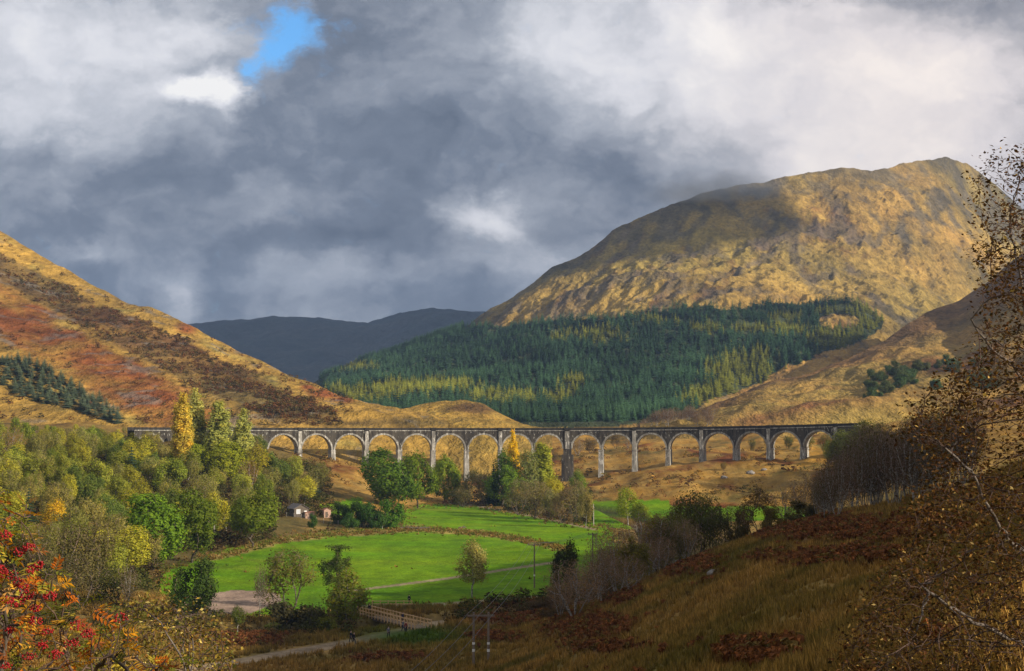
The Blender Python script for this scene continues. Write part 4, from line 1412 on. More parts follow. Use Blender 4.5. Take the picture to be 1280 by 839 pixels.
for px, Y, yt, w, kd in [(690, 200, 742, 34, 'bush'), (706, 190, 752, 36, 'bush'), (735, 200, 700, 56, 'bare_birch'), (786, 176, 690, 52, 'bare_birch'), (800, 215, 660, 54, 'bare_birch'), (826, 190, 668, 44, 'bare_birch'),
                         (842, 218, 636, 50, 'alder'), (858, 205, 646, 44, 'bare_birch'), (884, 235, 612, 52, 'alder'), (762, 230, 672, 46, 'alder'), (818, 232, 640, 50, 'birch'), (912, 232, 626, 44, 'bare_birch'),
                         (678, 232, 745, 36, 'bush'), (660, 240, 750, 34, 'bush'), (985, 225, 600, 46, 'bare_birch'), (1008, 215, 588, 46, 'bare_birch')]:
    T(kd, {'bush': 'bush', 'bare_birch': 'birch_tree', 'alder': 'willow_tree', 'birch': 'birch_tree'}[kd],
      {'bush': 'low brown scrub in the belt of bare trees along the near slope', 'bare_birch': 'bare brown birch filling the belt along the edge of the near slope', 'alder': 'dim olive willow in the belt along the edge of the near slope', 'birch': 'thin yellow-green birch in the belt along the edge of the near slope'}[kd],
      px, 0, yt, {'bush': (0.07, 0.05, 0.03), 'bare_birch': (0.15, 0.10, 0.07), 'alder': (0.085, 0.08, 0.03), 'birch': (0.11, 0.11, 0.022)}[kd], Y=Y, wpx=w, cat='bush' if kd == 'bush' else 'tree', group='belt of trees along the near slope')

# --- bare wood on the shaded crest
n = 0
for i in range(44):
    px = rng.uniform(1022, 1230)
    Y = rng.uniform(168, 245)
    p = gpt(px, Y)
    fy = float(proj(p.x, p.y, p.z)[1])
    yt = np.interp(px, [1020, 1050, 1090, 1130, 1210], [590, 548, 524, 512, 495]) + rng.uniform(-4, 22)
    h = (fy - yt) * Y / F
    if h < 3:
        continue
    make_tree('bare_birch', 'birch_tree', 'bare dark birch crowded in the shaded wood on the slope crest', p, h, (0.050, 0.034, 0.022) if i % 3 else (0.055, 0.05, 0.02), 'bare birches of the shaded wood', w=h * rng.uniform(0.42, 0.6))

# --- mixed wood on the slope below the viaduct's left end
WOODC = [
    ('olive green birch in the mixed wood climbing towards the viaduct', 'birch', (0.105, 0.115, 0.026)),
    ('grey-brown thinly leaved birch in the mixed wood climbing towards the viaduct', 'alder', (0.100, 0.090, 0.036)),
    ('yellowish green birch in the mixed wood climbing towards the viaduct', 'birch', (0.15, 0.145, 0.024)),
    ('dark green leafy tree in the mixed wood climbing towards the viaduct', 'oak', (0.048, 0.066, 0.020)),
    ('russet brown birch in the mixed wood climbing towards the viaduct', 'bare_birch', (0.125, 0.078, 0.028)),
    ('mid green leafy tree in the mixed wood climbing towards the viaduct', 'oak', (0.080, 0.100, 0.020)),
    ('dull olive alder in the mixed wood climbing towards the viaduct', 'alder', (0.090, 0.090, 0.034)),
]
spots = []
tries = 0
while len(spots) < 205 and tries < 6000:
    tries += 1
    px, Y = rng.uniform(-60, 408), rng.uniform(285, 640)
    p = gpt(px, Y)
    fx, fy = [float(q) for q in proj(p.x, p.y, p.z)]
    if fy > 742 - 0.0 * px or (fx > 200 and fy > 688) or (fx > 285 and fy > 668) or (fx > 330 and fy > 650) or (fx > 360 and fy > 640):
        continue
    if px > 340 and Y > 560 or p.z > 31:
        continue
    if any((p.x - q.x) ** 2 + (p.y - q.y) ** 2 < (4.6 + 0.004 * Y) ** 2 for q in spots):
        continue
    spots.append(p)
for p in spots:
    k = int(np.clip(rng.normal(0, 1) * 1.3 + 3.9 + 3.0 * perlin(np.array([p.x / 38]), np.array([p.y / 55]), 77)[0], 0, 6.99))
    k = [4, 1, 6, 0, 2, 5, 3][k]
    lab, kd, c = WOODC[k]
    h = rng.uniform(8.5, 13.5)
    if p.y > 540:
        h = min(h, max(3.5, (30.0 if px > 0 and proj(p.x, p.y, p.z)[0] > 192 else 33.0) - p.z + rng.uniform(-2, 1)))
    q_ = rng.uniform(1.1, 2.1)
    c = (c[0] * q_ * 1.04, c[1] * q_ * 1.04, c[2] * q_ * 0.8)
    make_tree(kd, {'birch': 'birch_tree', 'alder': 'alder_tree', 'oak': 'leafy_tree', 'bare_birch': 'russet_birch_tree'}[kd], lab, p, h, c, 'trees of the mixed wood', w=h * rng.uniform(0.55, 0.85))

# --- scrub trees at the foot of the plantation and about the viaduct's right end
k = 0
for px, Y, h, kd, c in ([(float(rng.uniform(795, 900)), float(rng.uniform(850, 985)), float(rng.uniform(7, 12)), 'bare_birch', (0.11, 0.07, 0.04)) for _ in range(30)]):
    p = gpt(px, Y) if px < 830 else gpt(px, Y)
    zs = SPUR.at(px, max(0.0, SPUR.s_of(px, 536 - (Y - 850) * 0.06))) if px > 810 else p
    q = zs if zs.z > p.z else p
    make_tree(kd, 'birch_tree', 'brown leafless birch at the foot of the conifer plantation', q, h, c, 'scrub birches below the plantation', w=h * 0.8)
for px, Y, h, kd, c in [(1040, 640, 11, 'birch', (0.10, 0.12, 0.025)), (1056, 610, 12, 'birch', (0.13, 0.13, 0.03)), (1068, 580, 12, 'alder', (0.10, 0.09, 0.035)), (1048, 590, 8, 'alder', (0.12, 0.10, 0.03)),
                        (1080, 560, 12, 'birch', (0.10, 0.10, 0.03)), (1092, 600, 14, 'birch', (0.12, 0.11, 0.03)), (1056, 602, 19, 'birch', (0.10, 0.115, 0.03)), (1068, 590, 22, 'alder', (0.11, 0.11, 0.035)), (1080, 588, 23, 'birch', (0.10, 0.10, 0.03)), (1096, 580, 22, 'alder', (0.10, 0.085, 0.035)), (1046, 606, 13, 'birch', (0.13, 0.135, 0.03)), (1012, 700, 8, 'alder', (0.09, 0.10, 0.025)), (985, 705, 8, 'alder', (0.085, 0.09, 0.025)),
                        (962, 715, 8, 'alder', (0.09, 0.08, 0.03)), (1030, 690, 9, 'alder', (0.10, 0.09, 0.03)), (905, 655, 5, 'alder', (0.13, 0.10, 0.035)), (940, 720, 7, 'alder', (0.09, 0.09, 0.03))]:
    p = gpt(px, Y)
    make_tree(kd, {'birch': 'birch_tree', 'alder': 'alder_tree', 'bush': 'bush'}[kd], 'small olive scrub tree by the arches at the high end of the viaduct', p, h, c, 'scrub at the high end of the viaduct', w=h * 0.75, cat='bush' if kd == 'bush' else 'tree')
for i, (px, Y, h) in enumerate([(672, 760, 11), (655, 790, 11), (690, 770, 9), (722, 790, 11), (738, 800, 10), (630, 780, 10), (575, 770, 8), (500, 735, 7), (770, 820, 9), (785, 800, 8)]):
    make_tree('bare_birch' if i % 2 else 'alder', 'birch_tree' if i % 2 else 'alder_tree', 'dim bare tree seen through the viaduct arches from below', gpt(px, Y), h, (0.10, 0.075, 0.035), 'trees behind the viaduct', w=h * 0.9)

# ------------------------------------------------------------------ conifers


def conifer_mesh(name, h, rad, tiers, nb, rg, detail=True, p=0.9):
    v, f, lv = [], [], []
    for i in range(tiers):
        q = i / (tiers - 1)
        z = h * (0.06 + 0.92 * q)
        r = rad * ((1 - q) ** p) * (0.85 + 0.3 * rg.uniform()) + 0.12
        a0 = rg.uniform(0, 6.28)
        for k in range(nb):
            a = a0 + 2 * math.pi * (k + rg.uniform(-.3, .3)) / nb
            rr = r * rg.uniform(0.65, 1.15)
            wv = 2 * math.pi * rr / nb * 0.75
            dz = -0.28 * rr - 0.1
            b = len(v)
            ca, sa = math.cos(a), math.sin(a)
            v += [(0.0, 0.0, z + 0.35), (ca * rr * 0.6 - sa * wv, sa * rr * 0.6 + ca * wv, z + dz * 0.9), (ca * rr, sa * rr, z + dz), (ca * rr * 0.6 + sa * wv, sa * rr * 0.6 - ca * wv, z + dz * 0.9)]
            f.append((b, b + 1, b + 2, b + 3))
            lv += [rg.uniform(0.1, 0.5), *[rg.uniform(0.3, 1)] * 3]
    nf = len(f)
    b = len(v)
    for z, r in ((-0.6, 0.20), (h * 0.9, 0.03)):
        for k in range(5):
            v.append((r * math.cos(k * 1.2566), r * math.sin(k * 1.2566), z))
    for k in range(5):
        f.append((b + k, b + (k + 1) % 5, b + 5 + (k + 1) % 5, b + 5 + k))
    lv += [0.2] * 10
    return np.array(v), np.array(f), np.array(lv), nf


CON = []
for i in range(4):
    rg = np.random.default_rng(400 + i)
    v, f, lv, nf = conifer_mesh('spruce', 16, 2.9, 15, 8, rg)
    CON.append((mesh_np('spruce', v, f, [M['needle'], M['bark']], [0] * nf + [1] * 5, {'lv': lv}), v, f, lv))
SPR = (0.050, 0.106, 0.054)
LAR = (0.235, 0.25, 0.040)
# the one dark spire by the viaduct, and darker conifers in the left wood
v, f, lv, nf = conifer_mesh('spire', 20, 4.2, 26, 12, np.random.default_rng(9))
p = gpt(617, 585)
root = thing('fir_tree', 'dark conical fir standing alone before the viaduct arches', 'tree', (p.x, p.y, p.z - 0.2))
o = link('crown', mesh_np('fir_crown', v[:4 * nf], f[:nf], [M['needle']], attrs={'lv': lv[:4 * nf]}), root)
o.color = (0.022, 0.045, 0.022, 1)
link('trunk', mesh_np('fir_trunk', v[4 * nf:], f[nf:] - 4 * nf, [M['bark']]), root)
root.scale = (0.95, 0.95, 0.95)
for px, Y, h in ((164, 470, 15), (24, 350, 10), (35, 352, 11), (150, 480, 12), (395, 540, 9)):
    p = gpt(px, Y)
    o = link('pine_tree', CON[0][0], None, (p.x, p.y, p.z - 0.2))
    tag(o, 'bluish dark conifer among the broadleaved trees of the mixed wood', 'tree', 'dark conifers in the mixed wood')
    o.color = (0.030, 0.052, 0.032, 1)
    o.scale = (h / 16 * 1.5, h / 16 * 1.5, h / 16)

LARCH = [(1075, 400, 40, 24), (1045, 426, 40, 16), (925, 470, 50, 26), (890, 500, 40, 14), (430, 500, 60, 14), (500, 490, 50, 10), (560, 486, 46, 8), (620, 500, 40, 10), (745, 420, 46, 10), (700, 424, 22, 6), (715, 483, 20, 10), (920, 462, 30, 18), (945, 450, 20, 14), (905, 490, 34, 14), (1060, 395, 40, 16),
         (1080, 405, 24, 18), (1040, 425, 34, 10), (985, 400, 24, 7), (880, 412, 24, 6), (700, 500, 20, 10), (660, 500, 20, 7), (440, 462, 40, 6), (960, 415, 60, 8), (830, 402, 30, 5)]
cand = []
while len(cand) < 22000:
    px = rng.uniform(400, 1110, 4000)
    Y = 1000 + 1200 * rng.uniform(0, 1, 4000) ** 0.8
    for a, b in zip(px, Y):
        cand.append((a, b))
cand = np.array(cand)
# profile of the mountain: solve s from depth, then keep the trees that stand inside the plantation
K = MTN.k
fyv, fYv, ryv, rYv = [np.interp(cand[:, 0], K[:, 0], K[:, j]) for j in (1, 2, 3, 4)]
sv = np.clip((cand[:, 1] - fYv) / (rYv - fYv), 0, 1) ** (1 / MTN.p)
xm, ym, zm = MTN.pos(cand[:, 0], sv)
qx, qy = proj(xm, ym, zm)
jn = fbm(xm, ym, 60, 3, 301)
ok = in_poly(qx + 12 * jn, qy + 5 * jn, FOREST) & (sv > 0.005)
gap = fbm(xm, ym, 95, 3, 303) > 0.66
knob = ((qx - 1048) / 26) ** 2 + ((qy - 402) / 10) ** 2 < 1
ok &= ~gap & ~knob
xm, ym, zm, qx, qy = [a[ok] for a in (xm, ym, zm, qx, qy)]
lar = np.zeros(len(xm))
for a, b, rx_, ry_ in LARCH:
    lar = np.maximum(lar, np.exp(-(((qx - a) / rx_) ** 2 + ((qy - b) / ry_) ** 2)))
islar = lar + 0.35 * fbm(xm, ym, 40, 3, 305) + rng.uniform(-0.22, 0.22, len(xm)) > 0.46
hh = np.where(islar, rng.uniform(7.5, 12, len(xm)), rng.uniform(6.5, 14.5, len(xm)))
sun_tint = np.clip(0.5 + 1.3 * fbm(xm - 0.25 * ym, 0.4 * ym, 70, 3, 306) + rng.uniform(-0.3, 0.3, len(xm)), 0, 1)  # diagonal bands of sunlight painted into the tree colours, plus random variation
colr = np.where(islar[:, None], np.array(LAR) * (0.7 + 0.6 * sun_tint[:, None]), np.array(SPR) * (0.65 + 0.7 * sun_tint[:, None]))
order = np.argsort(ym)
near = order[:300]
rest = order[300:]
for i in near:
    o = link('larch_tree' if islar[i] else 'spruce_tree', CON[i % 4][0], None, (xm[i], ym[i], zm[i] - 0.4))
    tag(o, ('yellow-green larch at the lower edge of the conifer plantation' if islar[i] else 'dark blue-green spruce at the lower edge of the conifer plantation'), 'tree', 'larches of the plantation edge' if islar[i] else 'spruces of the plantation edge')
    o.color = (*colr[i], 1)
    o.rotation_euler = (0, 0, rng.uniform(0, 6.28))
    o.scale = (hh[i] / 16 * 1.5, hh[i] / 16 * 1.5, hh[i] / 16)


def scatter(name, protos, X, Y, Z, H, colr, mats, width=1.0, h0=16.0, seed=0):
    rg = np.random.default_rng(seed)
    VS, FS, CS, LS, base = [], [], [], [], 0
    for j, (pv_, pf_, pl_) in enumerate(protos):
        sel = np.nonzero(np.arange(len(X)) % len(protos) == j)[0]
        if not len(sel):
            continue
        a = rg.uniform(0, 6.28, len(sel))
        s = (H[sel] / h0)[:, None]
        ca, sa = np.cos(a)[:, None], np.sin(a)[:, None]
        vx = (pv_[None, :, 0] * ca - pv_[None, :, 1] * sa) * s * width + X[sel][:, None]
        vy = (pv_[None, :, 0] * sa + pv_[None, :, 1] * ca) * s * width + Y[sel][:, None]
        vz_ = pv_[None, :, 2] * s + Z[sel][:, None]
        VS.append(np.stack([vx, vy, vz_], -1).reshape(-1, 3))
        FS.append((pf_[None] + (base + np.arange(len(sel)) * len(pv_))[:, None, None]).reshape(-1, pf_.shape[1]))
        CS.append(np.repeat(colr[sel], len(pv_), 0))
        LS.append(np.tile(pl_, len(sel)))
        base += len(sel) * len(pv_)
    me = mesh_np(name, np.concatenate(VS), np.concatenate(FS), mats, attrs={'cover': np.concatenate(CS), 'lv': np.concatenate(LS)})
    return link(name, me)


M['needle_stuff'] = mat_leaf('plantation_foliage', cattr='cover', trans=0.1, hue2=(1.1, 1.0, 0.8))
lo = []
for i in range(4):
    v, f, lv, nf = conifer_mesh('x', 16, 2.9, 10, 7, np.random.default_rng(420 + i))
    lo.append((v[:4 * nf], f[:nf], lv[:4 * nf]))
fo = scatter('conifer_plantation', lo, xm[rest], ym[rest], zm[rest] - 0.4, hh[rest], colr[rest], [M['needle_stuff']], 1.6)
tag(fo, 'dense dark conifer plantation with yellow larch patches covering the lower mountain', 'plantation', kind='stuff')

# young spruce belt on the left hill
belt_top = ([-60, 0, 40, 80, 110, 130, 148], [445, 452, 463, 480, 496, 508, 524])
belt_bot = ([-60, 0, 40, 80, 110, 130, 148], [480, 487, 502, 514, 520, 526, 530])
cnt = 0
pts = []
for t_ in range(6000):
    px, py = rng.uniform(-40, 148), rng.uniform(445, 530)
    if py < np.interp(px, *belt_top) or py > np.interp(px, *belt_bot):
        continue
    q = LEFT.at(px, LEFT.s_of(px, py))
    if any((q.x - w.x) ** 2 + (q.y - w.y) ** 2 < 5.2 ** 2 for w in pts[-220:]):
        continue
    pts.append(q)
    if len(pts) >= 290:
        break
for i, q in enumerate(pts):
    o = link('young_spruce', CON[i % 4][0], None, (q.x, q.y, q.z - 0.3))
    tag(o, 'young grey-green spruce in the planted belt low on the bracken hill', 'tree', 'young spruces of the planted belt')
    k = rng.uniform(0.88, 1.12)
    o.color = (0.135 * k, 0.180 * k, 0.115 * k, 1)
    h = rng.uniform(6.0, 9.0)
    o.scale = (h / 16 * 2.6, h / 16 * 2.6, h / 16 * 0.85)
    o.rotation_euler = (0, 0, rng.uniform(0, 6.28))
# scots pines on the right-hand spur
for i in range(46):
    px = rng.uniform(1085, 1245)
    py = np.interp(px, [1085, 1120, 1180, 1245], [488, 470, 466, 472]) + rng.uniform(0, 30)
    q = SPUR.at(px, SPUR.s_of(px, py))
    make_tree('bush', 'pine_tree', 'dark green rounded pine in the grove on the golden spur', q, rng.uniform(6, 9.5), (0.052 * rng.uniform(.8, 1.3), 0.075, 0.032), 'pine grove on the spur', cat='tree')
# ------------------------------------------------------------------ wild ground plants (uncountable)


def view_points(n, r0, r1, pw, rg, a0=-21.5, a1=21.5):
    az = np.radians(rg.uniform(a0, a1, n))
    r = (r0 ** pw + (r1 ** pw - r0 ** pw) * rg.uniform(0, 1, n)) ** (1 / pw)
    x, y = r * np.sin(az), r * np.cos(az)
    z = zg(x, y)
    px, py = proj(x, y, z)
    k = (px > -40) & (px < 1320) & (py > 560) & (py < 900)
    return x[k], y[k], z[k], px[k], py[k]


def blade_proto(rg, nb, h, splay, w):
    v, f, lv = [], [], []
    for i in range(nb):
        a = rg.uniform(0, 6.28)
        hh_, sp = h * rg.uniform(0.5, 1.1), splay * rg.uniform(0.2, 1.1)
        bx, by = rg.normal(0, splay * 0.3, 2)
        ca, sa = math.cos(a), math.sin(a)
        b = len(v)
        v += [(bx - sa * w, by + ca * w, -0.05), (bx + sa * w, by - ca * w, -0.05), (bx + ca * sp, by + sa * sp, hh_)]
        f.append((b, b + 1, b + 2))
        q = rg.uniform(0, 1)
        lv += [q * 0.7, q * 0.7, q]
    return np.array(v), np.array(f), np.array(lv)


def frond_proto(rg, nf, h, rad):
    v, f, lv = [], [], []
    for i in range(nf):
        a = rg.uniform(0, 6.28)
        rr, hh_ = rad * rg.uniform(0.5, 1.1), h * rg.uniform(0.55, 1.1)
        ca, sa = math.cos(a), math.sin(a)
        w = rr * 0.24
        b = len(v)
        v += [(0, 0, 0.0), (ca * rr * .5 - sa * w, sa * rr * .5 + ca * w, hh_ * 0.95), (ca * rr, sa * rr, hh_ * 0.75), (ca * rr * .5 + sa * w, sa * rr * .5 - ca * w, hh_ * 0.9)]
        f.append((b, b + 1, b + 2, b + 3))
        q = rg.uniform(0, 1)
        lv += [q * .6, q, q, q]
    return np.array(v), np.array(f), np.array(lv)


def clump_proto(rg, n, h, size):
    c = ell_pts(rg, n, 0.45 * h, 0.55 * h, 0.55 * h, 0, 0.3, 0, -0.7)
    v, f, lv = leaves(c, size, rg, 0.3)
    return v, f, lv


rg = np.random.default_rng(77)
gx, gy, gz, gpx, gpy = [np.concatenate(q) for q in zip(view_points(90000, 26, 290, 0.9, rg), view_points(9000, 7, 30, 1.0, rg))]
infield = in_poly(gpx, gpy, FIELD) & (gy > 215)
for ln, w in ((PATH, 9.5), (PATH2, 4.5), (TRACK, 4)):
    infield |= dist_line(gpx, gpy, ln, 1.0, 1.9) < w
infield |= in_poly(gpx, gpy, GRAVEL) & (gy > 225)
infield |= (dist_line(gx, gy, RIVER) < 6)
gx, gy, gz, gpx, gpy = [a[~infield] for a in (gx, gy, gz, gpx, gpy)]
gc = ground_cover(gx, gy, gz)
bm = bracken_mask(gpx, gpy, gx, gy)
isb = (bm + rg.normal(0, 0.20, len(bm)) > 0.56) & (gy < 290)
sel = ~isb
tuf = [blade_proto(np.random.default_rng(500 + i), 13, 0.42, 0.24, 0.035) for i in range(4)]
gh = rg.uniform(0.6, 1.35, sel.sum()) * (0.75 + 0.004 * gy[sel]) * np.clip(1 + 0.7 * fbm(gx[sel], gy[sel], 7, 2, 601), 0.5, 1.6)
o = scatter('moor_grass', tuf, gx[sel], gy[sel], gz[sel], gh, gc[sel] * rg.uniform(0.75, 1.55, (sel.sum(), 1)), [M['stuff_leaf']], 1.1, 1.0, 5)
tag(o, 'tawny and green tussock grass covering the near slope', 'grass', kind='stuff')
sel = np.nonzero(isb)[0]
fr = [frond_proto(np.random.default_rng(520 + i), 24, 0.50, 0.26) for i in range(4)]
bh = rg.uniform(0.7, 1.5, len(sel))
bc = np.array((0.235, 0.095, 0.040)) * rg.uniform(0.5, 1.3, (len(sel), 1)) * np.where(rg.uniform(0, 1, (len(sel), 1)) < 0.2, np.array([[0.9, 1.5, 1.2]]), np.array([[1.0, 1.0, 1.0]]))
o = scatter('bracken', fr, gx[sel], gy[sel], gz[sel], bh, bc, [M['stuff_leaf']], 1.2, 1.0, 6)
tag(o, 'rust brown dead bracken in patches on the near slope', 'bracken', kind='stuff')

# undergrowth of the woods and river banks
rg = np.random.default_rng(78)
ux, uy, uz, upx, upy = view_points(9000, 205, 640, 1.1, rg, -21, 12)
wood_m = (uy > 285) & (upx < 415) & ~(in_poly(upx, upy, FIELD)) & (uz < 30) & ~((upx > 200) & (upy > 690)) & ~((upx > 342) & (upx < 412) & (upy > 648))
bank_m = (dist_line(ux, uy, RIVER) < 12) & (dist_line(ux, uy, RIVER) > 4.5) & (uy < 330) & ~((upx > 440) & (upx < 560)) & ~in_poly(upx, upy, GRAVEL)
edge_m = (uy > 430) & (upx > 560) & (upx < 740) & (upy < 655) & (upy > 606) & ~in_poly(upx, upy, FIELD)
m = wood_m | bank_m | edge_m
ux, uy, uz = ux[m], uy[m], uz[m]
cl = [clump_proto(np.random.default_rng(540 + i), 70, 1.0, 0.24) for i in range(3)]
uc = np.array([(0.055, 0.06, 0.018), (0.09, 0.065, 0.03), (0.07, 0.085, 0.02), (0.06, 0.04, 0.022)])[rg.integers(0, 4, len(ux))] * rg.uniform(0.7, 1.3, (len(ux), 1))
o = scatter('undergrowth', cl, ux, uy, uz, rg.uniform(1.0, 3.4, len(ux)) * np.where(bank_m[m], 0.7, 1), uc, [M['stuff_leaf']], 1.2, 1.0, 7)
tag(o, 'brown and olive undergrowth beneath the trees and along the river bank', 'undergrowth', kind='stuff')

# rough grass along the strip and the field's margins
rg = np.random.default_rng(81)
fx_, fy_, fz_, fpx, fpy = view_points(60000, 215, 620, 0.6, rg, -14, 9)
inf = in_poly(fpx, fpy, FIELD)
mg = in_poly(fpx + rg.normal(0, 10, len(fpx)), fpy + rg.normal(0, 3.2, len(fpx)), FIELD) != inf
ds = dist_line(fpx, fpy, STRIP, 1.0, 1.7)
k = ((ds < 5 + rg.normal(0, 2, len(ds))) | mg | (rg.uniform(0, 1, len(ds)) < 0.25 * np.clip(2.2 * fbm(fx_ * 0.4, fy_, 17, 5, 44, 0.62) - 0.55, 0, 1))) & (dist_line(fpx, fpy, PATH, 1, 1.9) > 9) & (dist_line(fx_, fy_, RIVER) > 6)
fx_, fy_, fz_ = fx_[k], fy_[k], fz_[k]
fcol = np.array([(0.33, 0.23, 0.08), (0.24, 0.14, 0.045), (0.16, 0.16, 0.035), (0.12, 0.16, 0.02)])[rg.integers(0, 4, len(fx_))] * rg.uniform(0.7, 1.2, (len(fx_), 1))
tf2 = [blade_proto(np.random.default_rng(590 + i), 9, 0.6, 0.5, 0.10) for i in range(3)]
o = scatter('rough_grass', tf2, fx_, fy_, fz_, rg.uniform(0.6, 1.5, len(fx_)), fcol, [M['stuff_leaf']], 1.3, 1.0, 10)
tag(o, 'straw-coloured rough grass and rushes along the field margins', 'grass', kind='stuff')

# scrub on the left hill
rg = np.random.default_rng(79)
n = 15000
spx, ss_ = rg.uniform(-30, 440, n), rg.uniform(0.02, 0.97, n)
hx, hy, hz = LEFT.pos(spx, ss_)
hpx, hpy = proj(hx, hy, hz)
hi = np.interp(hpx, [0, 60, 110, 160, 220, 280, 340, 400, 430], [318, 345, 372, 392, 418, 447, 478, 505, 522])
lo_ = np.interp(hpx, [0, 60, 110, 160, 220, 280, 340, 400, 430], [352, 385, 412, 440, 470, 505, 528, 532, 534])
jj = 22 * fbm(hx, hy, 60, 5, 82, 0.6)
dens = np.where((hpy + jj > hi) & (hpy + jj < lo_), 0.30 + 0.9 * fbm(hx, hy, 45, 3, 801), 0.03 + 0.5 * np.maximum(0, fbm(hx, hy, 50, 3, 802) - 0.22))
keep = rg.uniform(0, 1, n) < dens
hx, hy, hz = hx[keep], hy[keep], hz[keep]
cl = [clump_proto(np.random.default_rng(560 + i), 26, 1.0, 0.42) for i in range(4)]
hc = np.array([(0.14, 0.075, 0.038), (0.10, 0.085, 0.035), (0.15, 0.10, 0.04), (0.17, 0.08, 0.036)])[rg.integers(0, 4, len(hx))] * rg.uniform(0.7, 1.3, (len(hx), 1))
o = scatter('hillside_scrub', cl, hx, hy, hz, rg.uniform(0.8, 2.6, len(hx)), hc, [M['stuff_leaf']], 1.3, 1.0, 8)
tag(o, 'dark brown scrub growing in a band down the bracken hill', 'scrub', kind='stuff')

# heather and bushes on the golden slopes round the viaduct
rg = np.random.default_rng(83)
mx, my, mz, mpx, mpy = view_points(16000, 575, 1080, 1.3, rg, -9, 15)
k = (rg.uniform(0, 1, len(mx)) < np.clip(0.10 + 1.5 * fbm(mx, my, 34, 4, 811), 0.02, 0.9)) & ~in_poly(mpx, mpy, FIELD2) & ~in_poly(mpx, mpy, FIELD3) & ~in_poly(mpx, mpy, FIELD) & (np.abs(np.hypot(mx - VCX, my - VCY) - RV) > 5)
mx, my, mz = mx[k], my[k], mz[k]
cl = [clump_proto(np.random.default_rng(570 + i), 22, 1.0, 0.42) for i in range(4)]
mc = np.array([(0.20, 0.085, 0.032), (0.12, 0.10, 0.032), (0.24, 0.15, 0.045), (0.13, 0.065, 0.03)])[rg.integers(0, 4, len(mx))] * rg.uniform(0.7, 1.3, (len(mx), 1))
o = scatter('heath_scrub', cl, mx, my, mz, rg.uniform(0.5, 1.7, len(mx)) * np.where(rg.uniform(0, 1, len(mx)) < 0.06, 2.2, 1), mc, [M['stuff_leaf']], 1.5, 1.0, 9)
tag(o, 'rusty and olive heather and low scrub dotted over the golden slopes', 'scrub', kind='stuff')

# ------------------------------------------------------------------ hut, outhouse, fence
hp = gpt(372, 476)
HUT = thing('wooden_hut', 'weathered grey wooden hut with white window and door behind the fence', 'hut', (hp.x, hp.y, hp.z), R(28))


def gable(name, w, d, h, rh, mat, parent, loc, rz=0.0):
    v = [(-w / 2, -d / 2, -0.3), (w / 2, -d / 2, -0.3), (w / 2, d / 2, -0.3), (-w / 2, d / 2, -0.3), (-w / 2, -d / 2, h), (w / 2, -d / 2, h), (w / 2, d / 2, h), (-w / 2, d / 2, h), (0, -d / 2, rh), (0, d / 2, rh)]
    f = [(0, 1, 5, 8, 4), (2, 3, 7, 9, 6), (1, 2, 6, 5), (3, 0, 4, 7), (4, 8, 9, 7), (8, 5, 6, 9)]
    me = bpy.data.meshes.new(name)
    me.from_pydata(v, [], f)
    me.materials.append(mat)
    me.update()
    o = link(name, me, parent, loc)
    o.rotation_euler = (0, 0, rz)
    return o


def roof_pair(w, d, h, rh, over, th, mat, parent, loc, name='roof'):
    mb = MB()
    for s in (-1, 1):
        n = Vector((s * (rh - h), 0, w / 2)).normalized()
        e = Vector((s * (w / 2 + over), 0, h - over * (rh - h) / (w / 2)))
        r = Vector((0, 0, rh))
        b = len(mb.v)
        for q in (0.02, th):
            for p_ in (e, r):
                for y in (-d / 2 - over, d / 2 + over):
                    pp = p_ + n * q
                    mb.v.append((pp.x if p_ is e else s * 0.0, y, pp.z))
        mb.f += [(b, b + 1, b + 3, b + 2), (b + 4, b + 6, b + 7, b + 5), (b, b + 4, b + 5, b + 1), (b, b + 2, b + 6, b + 4), (b + 1, b + 5, b + 7, b + 3)]
    return mb.build(name, mat, parent, loc)


gable('wall', 5.0, 7.5, 2.7, 4.1, M['oldwood'], HUT, (0, 0, 0))
roof_pair(5.0, 7.5, 2.7, 4.1, 0.35, 0.14, M['roofgrey'], HUT, (0, 0, 0))
w_ = MB()
for x in (-1.75, -0.45):
    w_.box((x, -3.80, 1.75), (0.12, 0.10, 1.5))
for z in (1.04, 2.46):
    w_.box((-1.10, -3.80, z), (1.18, 0.10, 0.12))
wf = w_.build('window', M['white'], HUT)
MB().box((-1.10, -3.775, 1.75), (1.17, 0.04, 1.29)).build('pane', M['glass'], wf)
dr = MB().box((1.35, -3.80, 1.0), (0.95, 0.09, 2.0)).build('door', M['white'], HUT)
MB().tube([(1.70, -3.86, 1.0), (1.70, -3.90, 1.0)], 0.04).build('handle', M['pole'], dr)
w_ = MB().box((2.55, -1.2, 1.6), (0.08, 1.1, 1.1)).build('window', M['white'], HUT)
MB().box((2.61, -1.2, 1.6), (0.03, 0.9, 0.9)).build('pane', M['glass'], w_)
q = gpt(386, 474)
LT = thing('lean_to', 'low brownish boarded lean-to with patched roof beside the grey hut', 'shed', (q.x, q.y, q.z), R(20))
MB().box((0, 0, 0.95), (3.0, 3.4, 2.2)).build('wall', M['pinkwall'], LT)
MB().box((0, 0, 2.15), (3.4, 3.8, 0.14)).build('roof', M['rust'], LT)
MB().box((0.3, -1.74, 0.9), (0.9, 0.08, 1.7)).build('door', M['oldwood'], LT)
q = gpt(408, 482)
OH = thing('outhouse', 'small pink outhouse with a rusty red roof next to the dark bushes', 'shed', (q.x, q.y, q.z), R(24))
gable('wall', 2.4, 2.6, 2.5, 3.1, M['pinkwall'], OH, (0, 0, 0))
roof_pair(2.4, 2.6, 2.5, 3.1, 0.25, 0.12, M['rust'], OH, (0, 0, 0))
MB().box((-0.3, -1.34, 0.95), (0.8, 0.07, 1.85)).build('door', M['oldwood'], OH)
